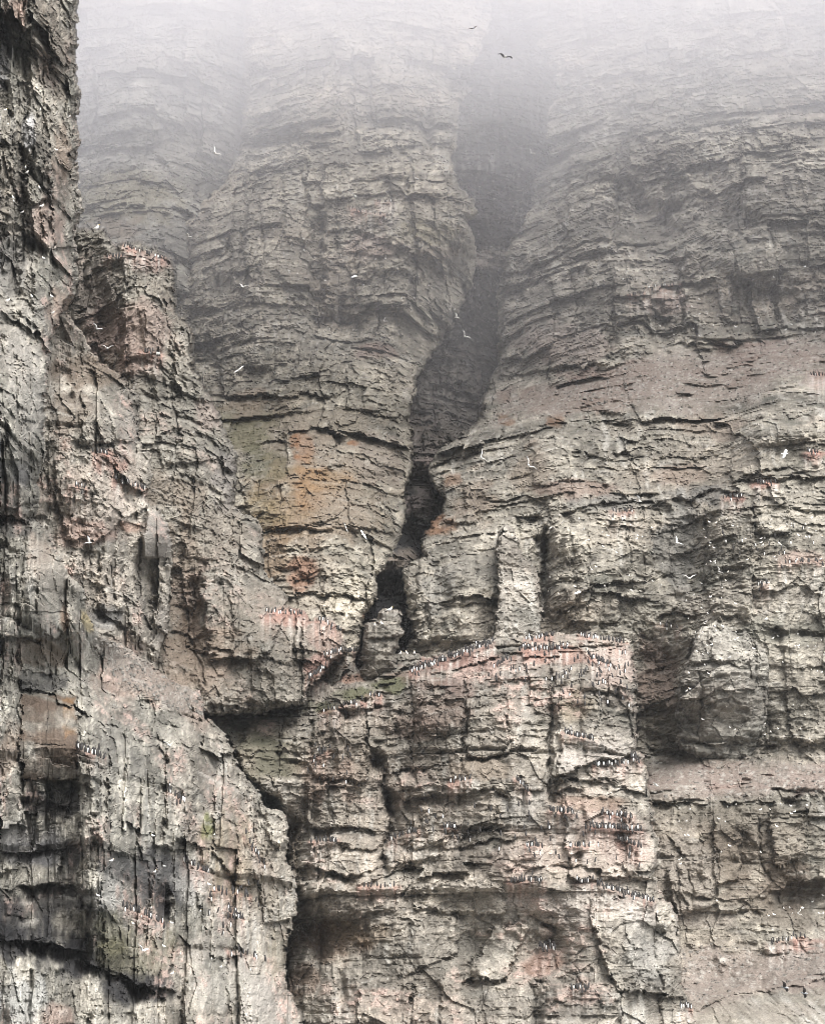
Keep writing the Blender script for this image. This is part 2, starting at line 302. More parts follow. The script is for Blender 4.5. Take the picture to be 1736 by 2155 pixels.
# features: kind, layers, geometry
def crack(l, w, d, *p): return ('crack', l, P(*p), w, d)
def cut(l, h, d, *p): return ('cut', l, P(*p), h, d)        # undercut: recess whose roof is the line, fading out downwards
def lip(l, h, d, *p): return ('lip', l, P(*p), h, d)        # step: rock below the line stands proud
def dent(l, rx, ry, d, x, y): return ('dent', l, (x, y), (rx, ry), d)
def plate(l, d, *p): return ('plate', l, P(*p), 2.5, d)     # a block or rib that stands proud, with crisp broken edges
def flat(l, *p): return ('flat', l, P(*p), 0, 0)
A, B, R, D_, G, M, K = 'sea_cliff','rock_buttress','rock_ridge','central_buttress','right_cliff','middle_tower','gully_wall'
FEAT = [
 # big left cliff
 crack(A,5,1.6, 52,0,45,120,58,220,44,330,50,470,38,600), crack(A,4,1.2, 20,-40,8,90,28,140), dent(A,26,90,2.6,14,590), cut(A,60,2.2,-20,520,18,540,40,600),
 crack(A,4,1.3, 95,120,88,240,96,330,84,420,92,560), cut(A,16,1.6,-10,960,60,972,78,985), cut(A,34,2.4,-10,1082,30,1085,60,1100),
 crack(A,3.5,1.5, 62,1100,50,1140,46,1225,40,1335,36,1460,44,1640,36,1800,18,2100), cut(A,14,1.3,20,1338,90,1344,152,1341), cut(A,26,0.9,38,1416,140,1412),
 lip(A,30,0.8,100,1118,140,1212,172,1240), cut(A,10,0.7,10,1228,46,1230), cut(A,9,0.6,60,1235,130,1238), cut(A,8,0.6,0,1270,45,1272), cut(A,9,0.7,45,1285,150,1290),
 flat(A,44,1458,160,1466,164,1560,168,1632,172,1642,100,1640,44,1644), cut(A,48,5.0,88,1640,150,1640,196,1662), cut(A,30,2.0,40,1680,120,1690,170,1700),
 crack(A,2.5,0.5,146,1466,146,1520,136,1560,134,1580), crack(A,2,0.4,44,1565,168,1570), crack(A,1.6,0.35,44,1520,150,1528),
 cut(A,30,2.2,0,1872,70,1868,120,1858,190,1880), cut(A,56,5.0,-30,1975,60,1985,120,1990,190,2005), cut(A,44,5.0,160,2020,220,2040,300,2075,352,2098), cut(A,24,2.0,270,1785,330,1778,392,1790),
 dent(A,14,38,3.0,342,1905), crack(A,3,1.2,385,2060,378,2110,384,2160,390,2300), crack(A,3,1.0,300,1640,290,1720,286,1800), crack(A,3,0.9,350,1600,345,1700,338,1770),
 crack(A,3,0.9,235,1480,232,1560,226,1700,222,1800), crack(A,3,1.0,408,1610,405,1700,396,1780,390,1850), crack(A,2.5,0.8,455,1660,450,1750,440,1860), crack(A,3,1.0,505,1730,500,1860,515,1990),
 cut(A,18,1.6,280,1470,318,1478,330,1500), dent(A,10,26,1.6,300,1490), lip(A,34,0.7,372,1570,382,1640,398,1690), crack(A,3,0.8,560,1800,556,1920,550,2010), cut(A,14,0.8,560,1948,610,1930),
 crack(A,2.4,0.7,90,2040,92,2110,88,2200), cut(A,10,0.7,0,2038,100,2046), crack(A,2.4,0.6,40,2060,34,2160), crack(A,2.6,0.8,470,2050,480,2110,470,2180),
 # left buttress
 crack(B,3.5,1.4,168,810,170,850,160,880,148,900), dent(B,12,14,1.6,150,838), cut(B,40,1.8,150,925,190,938,230,930,255,915), crack(B,4,1.6,306,1060,297,1130,296,1180,288,1290,296,1370),
 flat(B,311,1076,333,1074,361,1133,363,1176,305,1174,298,1128), crack(B,2,0.6,300,1176,366,1180), cut(B,40,2.8,196,1288,226,1296,252,1318,270,1325), crack(B,3,1.2,182,1150,176,1220,172,1260),
 crack(B,3,1.2,208,1170,205,1260,198,1290), cut(B,26,1.6,150,1148,180,1160,222,1164), crack(B,2.6,0.9,272,1160,262,1230,256,1300), crack(B,3,1.2,326,1270,326,1340,318,1400), cut(B,10,0.8,300,1215,360,1222),
 flat(B,70,1046,104,1048,98,1087,60,1085), crack(B,3,1.0,292,830,296,900,288,960), cut(B,12,0.8,230,870,288,890), lip(B,26,1.0,262,985,300,990,318,985),
 # misty ridge
 dent(R,26,60,2.4,372,655), dent(R,24,90,0.8,232,690), crack(R,4,1.5,330,560,322,640,336,700,330,780), crack(R,3,1.0,290,545,286,620,296,700), dent(R,30,50,0.7,180,600), cut(R,20,1.2,285,822,330,838,380,826),
 crack(R,7,2.2,432,1190,410,1250,400,1320,420,1400,430,1440), dent(R,22,90,2.0,405,1320), lip(R,50,1.6,420,1215,470,1190,520,1180), cut(R,26,1.6,420,1375,470,1390,520,1385), cut(R,30,1.6,540,1110,535,1130,552,1140),
 crack(R,3,1.2,640,1290,636,1340,634,1400), crack(R,2.6,0.9,692,1310,684,1350,672,1400), cut(R,24,2.2,440,1478,520,1492,600,1480), lip(R,30,1.0,500,1095,545,1098), crack(R,3,0.9,500,960,470,1000,476,1050),
 # rock pillar
 cut('rock_pillar',16,0.9,764,1340,800,1345,850,1338), crack('rock_pillar',2,0.5,798,1306,845,1308), dent('rock_pillar',3,4,0.6,828,1378),
 # central buttress
 crack(D_,5,2.0,772,1470,770,1520,772,1557), crack(D_,10,4.5,774,1560,786,1590,803,1618,808,1650,816,1700,818,1750,806,1790,812,1840), dent(D_,18,26,2.6,822,1700), dent(D_,10,20,2.0,798,1600),
 crack(D_,8,2.6,1157,1400,1160,1480,1155,1560,1158,1690), crack(D_,3,1.6,1278,1395,1276,1440,1280,1500), crack(D_,4,1.4,978,1425,982,1490,978,1560,968,1640), crack(D_,2.6,1.0,1220,1400,1222,1480),
 crack(D_,4,1.3,1064,1480,1066,1560,1060,1600), crack(D_,3,0.9,880,1500,884,1580), crack(D_,3,1.0,1250,1880,1246,1960), crack(D_,3,1.1,1330,1690,1322,1760,1330,1820), 
 cut(D_,18,1.7,800,1640,836,1620,900,1612,960,1603,1020,1594,1082,1586,1110,1586,1140,1600), cut(D_,34,2.2,848,1684,900,1676,980,1668,1040,1662,1076,1684), cut(D_,14,1.0,780,1560,860,1546,980,1538,1140,1532),
 cut(D_,22,1.6,640,1745,720,1740,790,1752), cut(D_,40,2.6,615,1822,660,1826,700,1836,760,1850), cut(D_,16,1.4,690,1840,780,1834,860,1818,940,1800), cut(D_,18,1.3,900,1780,960,1784,1030,1768,1110,1762),
 cut(D_,16,1.2,620,1890,700,1880,800,1878), cut(D_,30,1.8,620,1945,720,1930,830,1918), cut(D_,14,1.4,870,1912,960,1926,1060,1930), cut(D_,14,1.1,920,1850,1000,1856,1060,1862), lip(D_,22,0.8,870,1864,960,1850,1060,1866),
 cut(D_,22,2.4,1110,1928,1160,1940,1180,1960), dent(D_,70,40,0.9,700,1985), dent(D_,60,44,0.8,1010,1990), dent(D_,44,34,1.0,1150,2005), lip(D_,30,1.2,610,2062,680,2052,800,2068,900,2056), lip(D_,30,1.2,900,2056,1000,2080,1120,2066,1230,2078,1400,2090),
 dent(D_,16,26,2.6,985,2065), dent(D_,12,40,2.4,720,2075), dent(D_,14,50,2.2,1130,2110), crack(D_,5,1.8,1300,2075,1306,2150,1300,2300), crack(D_,4,1.6,870,2080,862,2160,870,2300), crack(D_,5,1.8,612,2060,620,2120,630,2200),
 cut(D_,20,1.2,1160,1668,1200,1662,1250,1680), cut(D_,12,0.9,1170,1560,1250,1575,1330,1590), cut(D_,14,1.0,1160,1650,1240,1640,1340,1660), lip(D_,60,1.0,1180,1420,1290,1440,1330,1440), crack(D_,3,1.0,1185,1620,1190,1700),
 cut(D_,12,1.0,1060,1828,1180,1820,1300,1836,1380,1850), cut(D_,10,0.8,660,1560,700,1555,770,1550), cut(D_,10,0.8,650,1632,720,1640,800,1660), crack(D_,3,1.0,732,1640,730,1700,736,1740), crack(D_,3,1.0,690,1650,692,1720), lip(D_,14,1.3,683,1476,733,1444,800,1434,860,1424), cut(D_,30,1.6,700,1490,760,1468,830,1452,880,1450),
 dent(D_,20,40,2.0,606,1760), cut(D_,26,5.0,430,1486,500,1496,570,1486,630,1484), crack(D_,5,1.6,530,1600,580,1660,600,1740),
 # right cliff
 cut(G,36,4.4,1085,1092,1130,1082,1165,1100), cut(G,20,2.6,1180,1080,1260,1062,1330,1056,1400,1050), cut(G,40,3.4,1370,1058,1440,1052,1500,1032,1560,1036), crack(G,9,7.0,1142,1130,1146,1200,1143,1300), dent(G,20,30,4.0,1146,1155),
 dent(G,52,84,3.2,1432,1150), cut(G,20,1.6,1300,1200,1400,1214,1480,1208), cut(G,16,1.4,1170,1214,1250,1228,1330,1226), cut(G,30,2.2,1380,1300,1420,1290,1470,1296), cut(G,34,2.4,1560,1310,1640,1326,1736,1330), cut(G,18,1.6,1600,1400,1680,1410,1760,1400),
 dent(G,44,130,0.9,1380,1440), cut(G,24,2.0,1490,1470,1530,1462,1570,1484), cut(G,26,2.6,1340,1562,1400,1580,1440,1590), cut(G,26,1.8,1430,1560,1500,1580,1600,1572,1700,1560),
 lip(G,24,1.4,1470,1312,1540,1318,1600,1330), crack(G,3,1.0,1460,1380,1464,1440,1456,1500), crack(G,3,1.2,1606,1340,1612,1400,1600,1500),
 cut(G,60,2.6,1368,1690,1440,1684,1520,1692,1640,1680,1780,1672), cut(G,30,1.6,1400,1760,1440,1800,1460,1880), dent(G,50,40,3.0,1680,1900), cut(G,40,3.2,1610,1880,1660,1860,1740,1850), dent(G,40,50,2.0,1530,1790), cut(G,16,2.2,1380,1905,1410,1916), cut(G,14,1.2,1440,1880,1560,1900,1620,1920),
 crack(G,4,1.4,1500,1760,1512,1830,1500,1900), crack(G,4,1.4,1600,1720,1596,1800,1620,1860), cut(G,20,1.2,1430,2130,1560,2090,1740,2060), dent(G,60,30,1.4,1500,2060),
 cut(G,26,2.0,1220,900,1280,885,1330,890), dent(G,40,26,2.0,1285,895), cut(G,22,1.6,1180,945,1260,960,1340,940), cut(G,20,1.8,1420,985,1470,965,1530,960), cut(G,24,1.6,1550,890,1640,870,1736,880), lip(G,24,1.2,1545,880,1600,870,1660,890,1730,950), cut(G,24,2.0,1560,1000,1640,985,1736,1000),
 dent(G,70,60,6.0,1350,470), dent(G,34,50,3.6,1500,420), dent(G,30,40,5.0,1390,690), cut(G,24,3.4,1360,668,1420,664), dent(G,36,40,4.0,1560,470), cut(G,20,3.0,1540,500,1600,505), dent(G,50,50,4.0,1620,650), cut(G,24,2.6,1380,735,1440,725,1500,736,1560,720),
 cut(G,14,2.0,1180,612,1240,600,1290,590), cut(G,14,1.8,1600,610,1690,630,1780,620), crack(G,6,2.6,1310,300,1300,420,1290,520), crack(G,6,3.0,1440,520,1430,600,1440,700), crack(G,6,2.4,1560,200,1570,330,1550,440), cut(G,16,1.8,1060,690,1120,660,1200,640), lip(G,16,1.4,1060,720,1160,690,1290,680),
 dent(G,40,40,3.0,1100,600), cut(G,14,1.4,900,1190,1000,1160,1060,1150), cut(G,16,1.5,890,1260,960,1275,1050,1260), cut(G,14,1.2,880,1315,980,1310,1060,1300), crack(G,4,1.6,905,1200,900,1280,906,1350), dent(G,20,40,2.4,920,1230), crack(G,3,1.2,1000,980,1006,1060,1000,1110), crack(G,4,1.4,1060,960,1066,1040),
 lip(G,30,1.4,940,1000,970,990,990,1010), crack(G,3,1.2,1240,1100,1242,1190,1238,1290), crack(G,3,1.2,1320,1110,1326,1200), crack(G,4,1.6,1486,1080,1480,1160,1486,1240),
 # middle tower
 dent(M,50,34,5.0,700,690), cut(M,36,4.0,650,660,700,668,780,676), dent(M,16,80,3.6,668,570), crack(M,8,3.4,660,460,656,560,662,640), dent(M,20,30,3.4,468,610), crack(M,6,2.4,850,330,862,430,870,520,890,600), dent(M,30,90,3.6,770,250), cut(M,18,2.4,520,300,640,296,700,310),
 cut(M,14,1.6,500,790,520,770,560,780), dent(M,34,16,2.2,540,790), cut(M,12,1.6,560,700,620,690,700,720,760,760), cut(M,14,1.4,720,790,800,800,880,810), cut(M,14,1.4,720,840,800,850,870,860), crack(M,5,1.8,715,700,722,780,712,830), crack(M,6,2.4,545,420,552,520,548,620), crack(M,5,2.0,600,330,596,420,604,520), crack(M,5,2.0,760,480,752,560,748,640),
 cut(M,18,1.8,490,1000,520,1008,550,990), crack(M,4,1.6,590,1010,594,1060,590,1100), crack(M,4,1.4,548,1010,540,1060), cut(M,16,1.5,550,1120,620,1110,680,1100,720,1090), lip(M,20,1.2,560,1140,640,1120,720,1130), dent(M,30,20,1.8,830,1010), crack(M,4,1.5,770,1010,800,1060,810,1120), cut(M,14,1.4,800,1060,840,1080),
 dent(M,30,34,1.4,632,1210), crack(M,3,1.3,668,1180,672,1230), crack(M,4,1.4,700,1180,704,1280,700,1340), crack(M,4,1.4,740,1200,742,1300), cut(M,10,1.1,560,1250,660,1245,760,1260), cut(M,10,1.0,680,1200,780,1215), crack(M,4,1.3,620,1230,626,1300), lip(M,20,1.2,600,930,640,925,680,950), dent(M,8,34,3.0,772,1330),
 dent(M,14,50,4.0,900,280), cut(M,12,2.4,880,330,920,345,960,350), lip(M,14,2.4,930,400,970,405,1004,425), cut(M,14,2.4,930,455,990,450), cut(M,12,1.6,700,520,800,540,880,520),
 # gully
 dent(K,14,30,4.0,862,1120), dent(K,12,60,4.0,850,1340), dent(K,26,30,4.0,818,1235), cut(K,12,2.0,840,1100,900,1092), crack(K,4,2.0,876,1095,874,1160), dent(K,14,30,4.0,770,1330), cut(K,10,1.6,780,1270,845,1272),
]
FEAT += [
 dent('rock_knob',30,22,1.6,1540,1515), cut('rock_knob',26,1.8,1486,1478,1530,1466,1572,1480), cut('rock_knob',14,0.9,1440,1400,1520,1392,1610,1404), crack('rock_knob',4,1.4,1470,1400,1476,1480,1466,1560), cut('rock_knob',16,1.2,1430,1556,1500,1566,1600,1560), plate('rock_knob',1.0,1490,1330,1570,1330,1580,1390,1500,1390), dent('rock_knob',20,24,1.4,1455,1520),
 cut(K,22,2.6,990,300,1050,290,1120,296), cut(K,26,3.0,990,390,1060,400,1120,388), cut(K,20,2.4,1000,470,1050,462,1100,470), plate(K,2.2,990,400,1040,400,1040,470,1000,475), cut(K,22,2.6,960,620,1010,630,1050,620), cut(K,24,3.0,900,720,980,716,1050,730), plate(K,2.4,930,730,990,724,985,800,925,810), cut(K,20,2.4,880,860,940,850,1010,862), plate(K,2.0,900,880,950,870,945,930,890,940), cut(K,16,2.0,860,990,890,984,930,990), plate(K,2.2,1060,560,1090,560,1080,700,1040,720),
 plate(D_,1.8, 1165,1408,1240,1380,1330,1372,1335,1480,1334,1590,1260,1600,1165,1640), plate(D_,1.2, 1180,1645,1280,1630,1362,1606,1376,1760,1390,1850,1290,1846,1200,1850), plate(D_,2.2, 1235,1885,1390,1892,1430,1960,1440,2100,1300,2084,1262,2000),
 plate(D_,1.1, 980,1432,1062,1420,1068,1586,986,1598), plate(D_,1.5, 655,1505,700,1484,766,1480,770,1560,776,1640,660,1640), plate(D_,1.2, 648,1650,728,1654,734,1738,650,1742), plate(D_,0.9, 840,1622,1080,1592,1140,1606,1142,1662,1040,1660,850,1680),
 plate(D_,1.3, 870,1866,960,1852,1060,1864,1062,1926,960,1924,870,1910), plate(D_,1.7, 1030,1962,1092,1940,1112,1950,1062,2062,978,2064), plate(D_,1.0, 872,1942,962,1932,964,2010,842,2054), plate(D_,1.7, 1130,2070,1230,2082,1298,2094,1296,2330,1120,2330), plate(D_,1.5, 760,2078,868,2070,862,2330,736,2330),
 plate(D_,1.0, 700,1690,806,1700,812,1780,760,1790,700,1770), plate(D_,0.9, 860,1500,972,1492,970,1580,866,1590), plate(D_,1.0, 1180,1545,1250,1560,1330,1592,1318,1640,1180,1640), plate(D_,1.0, 880,1700,1030,1690,1060,1740,900,1770), plate(D_,1.0, 630,1850,760,1880,740,1930,620,1930), plate(D_,1.3, 1310,1700,1372,1720,1384,1800,1372,1850,1318,1830),
 plate(D_,1.2, 900,1395,960,1376,1040,1350,1046,1380,960,1412,905,1424), plate(D_,1.4, 640,2062,700,2056,706,2330,630,2330), plate(D_,1.2, 930,2070,1010,2084,1006,2330,920,2330),
 plate(A,2.2, -90,1098,60,1104,120,1168,172,1240,182,1300,152,1341,90,1344,-90,1338), plate(A,1.3, 44,1458,164,1466,168,1642,44,1643), plate(A,1.8, -90,2036,96,2042,100,2330,-90,2330), plate(A,1.8, 386,2064,470,2044,560,2050,604,2070,640,2160,650,2330,390,2330), plate(A,1.0, 232,1484,290,1494,286,1800,226,1790),
 plate(A,1.4, 352,1572,402,1564,412,1760,394,1790,346,1780), plate(A,1.2, 455,1604,536,1692,552,1860,506,1866,452,1800), plate(A,1.6, 165,1560,206,1600,216,1850,192,1990,166,1860), plate(A,1.4, 212,1890,340,1964,372,2082,300,2076,220,2034), plate(A,1.1, 60,-90,112,-90,106,250,112,420,60,430), plate(A,1.1, 104,300,160,320,166,520,112,524),
 plate(A,1.8, -90,652,92,644,96,930,70,1062,-90,1080), plate(A,1.2, -90,150,30,160,36,470,-90,480), plate(A,1.2, 70,440,110,440,112,640,70,660), plate(A,1.2, 420,1880,470,1874,528,1890,520,2010,440,2020), plate(A,1.2, 540,1830,612,1850,618,1930,556,1944), plate(A,1.0, -90,1680,46,1670,40,1830,-90,1850), plate(A,1.0, 60,1800,130,1796,124,1864,60,1866), plate(A,1.2, 556,1702,606,1706,606,1775,570,1778),
 plate(B,1.1, 112,962,200,935,310,955,312,1060,200,1140,140,1132), plate(B,1.1, 172,822,280,842,290,930,182,932), plate(B,0.9, 311,1076,333,1074,361,1133,363,1176,305,1174,298,1128), plate(B,1.1, 320,1194,358,1190,350,1340,322,1412), plate(B,1.0, 212,1170,260,1176,258,1290,212,1284), plate(B,1.2, 262,1240,300,1230,300,1360,276,1350), plate(B,1.0, 120,1180,172,1176,170,1260,130,1250),
 plate(R,1.3, 262,534,330,546,345,740,262,760), plate(R,1.4, 490,1082,550,1112,552,1200,490,1192), plate(R,2.2, 422,1204,540,1232,610,1282,562,1380,442,1392), plate(R,1.1, 640,1302,690,1306,680,1392,634,1432), plate(R,1.2, 360,700,402,705,430,840,370,820), plate(R,1.2, 330,860,440,870,470,960,340,980), plate(R,1.0, 470,960,496,962,494,1060,470,1056), plate(R,1.0, 300,1060,370,1070,380,1200,320,1180),
 plate(G,1.6, 1152,1118,1250,1092,1372,1076,1372,1220,1250,1232,1152,1308), plate(G,1.8, 1590,1022,1652,1020,1660,1124,1584,1124), plate(G,1.2, 1490,1064,1588,1072,1580,1300,1492,1294), plate(G,1.3, 884,1176,1058,1156,1046,1350,872,1350), plate(G,2.2, 1062,566,1180,590,1290,600,1280,762,1052,792), plate(G,2.0, 1292,566,1368,600,1368,744,1300,742), plate(G,3.0, 1442,520,1540,540,1542,724,1440,722),
 plate(G,2.8, 1200,300,1298,310,1290,524,1190,544), plate(G,2.8, 1562,250,1740,240,1800,480,1560,460), plate(G,2.0, 1642,560,1820,560,1820,690,1640,690), plate(G,1.2, 1502,1712,1560,1722,1552,1850,1502,1862), plate(G,1.6, 1402,1834,1480,1804,1504,1902,1424,1932), plate(G,1.6, 1542,936,1700,904,1744,1002,1540,1012), plate(G,1.4, 1240,1320,1330,1320,1326,1420,1240,1420), plate(G,1.2, 1650,1360,1800,1350,1800,1560,1660,1560),
 plate(G,1.3, 1120,920,1230,930,1226,1010,1120,1020), plate(G,1.2, 930,1000,992,1000,1000,1100,930,1100), plate(G,1.6, 1620,1700,1700,1700,1690,1800,1630,1830), plate(G,2.4, 1330,180,1440,190,1430,360,1320,350), plate(G,1.4, 1190,1240,1300,1230,1300,1310,1190,1310),
 plate(M,2.6, 520,312,640,300,650,640,520,640), plate(M,2.6, 682,342,850,342,860,640,682,640), plate(M,2.0, 862,332,960,352,1000,440,980,560,882,540), plate(M,1.9, 442,692,700,692,720,830,472,832), plate(M,1.9, 732,732,880,764,868,880,732,862), plate(M,1.3, 502,1012,640,1004,660,1110,542,1120), plate(M,1.2, 562,1134,740,1122,790,1220,762,1340,572,1280), plate(M,2.4, 520,80,700,62,720,280,520,290), plate(M,2.4, 742,100,940,84,950,300,752,320), plate(M,1.4, 600,900,690,880,720,980,610,1000), plate(M,1.2, 720,1010,800,1010,830,1120,740,1110), plate(M,2.0, 400,470,505,480,500,650,410,650),
 plate('back_wall',3.0, 200,120,330,100,340,300,210,320), plate('back_wall',3.0, 390,60,470,60,470,260,390,280), plate('back_wall',2.0, 170,340,290,330,300,430,180,440),
]
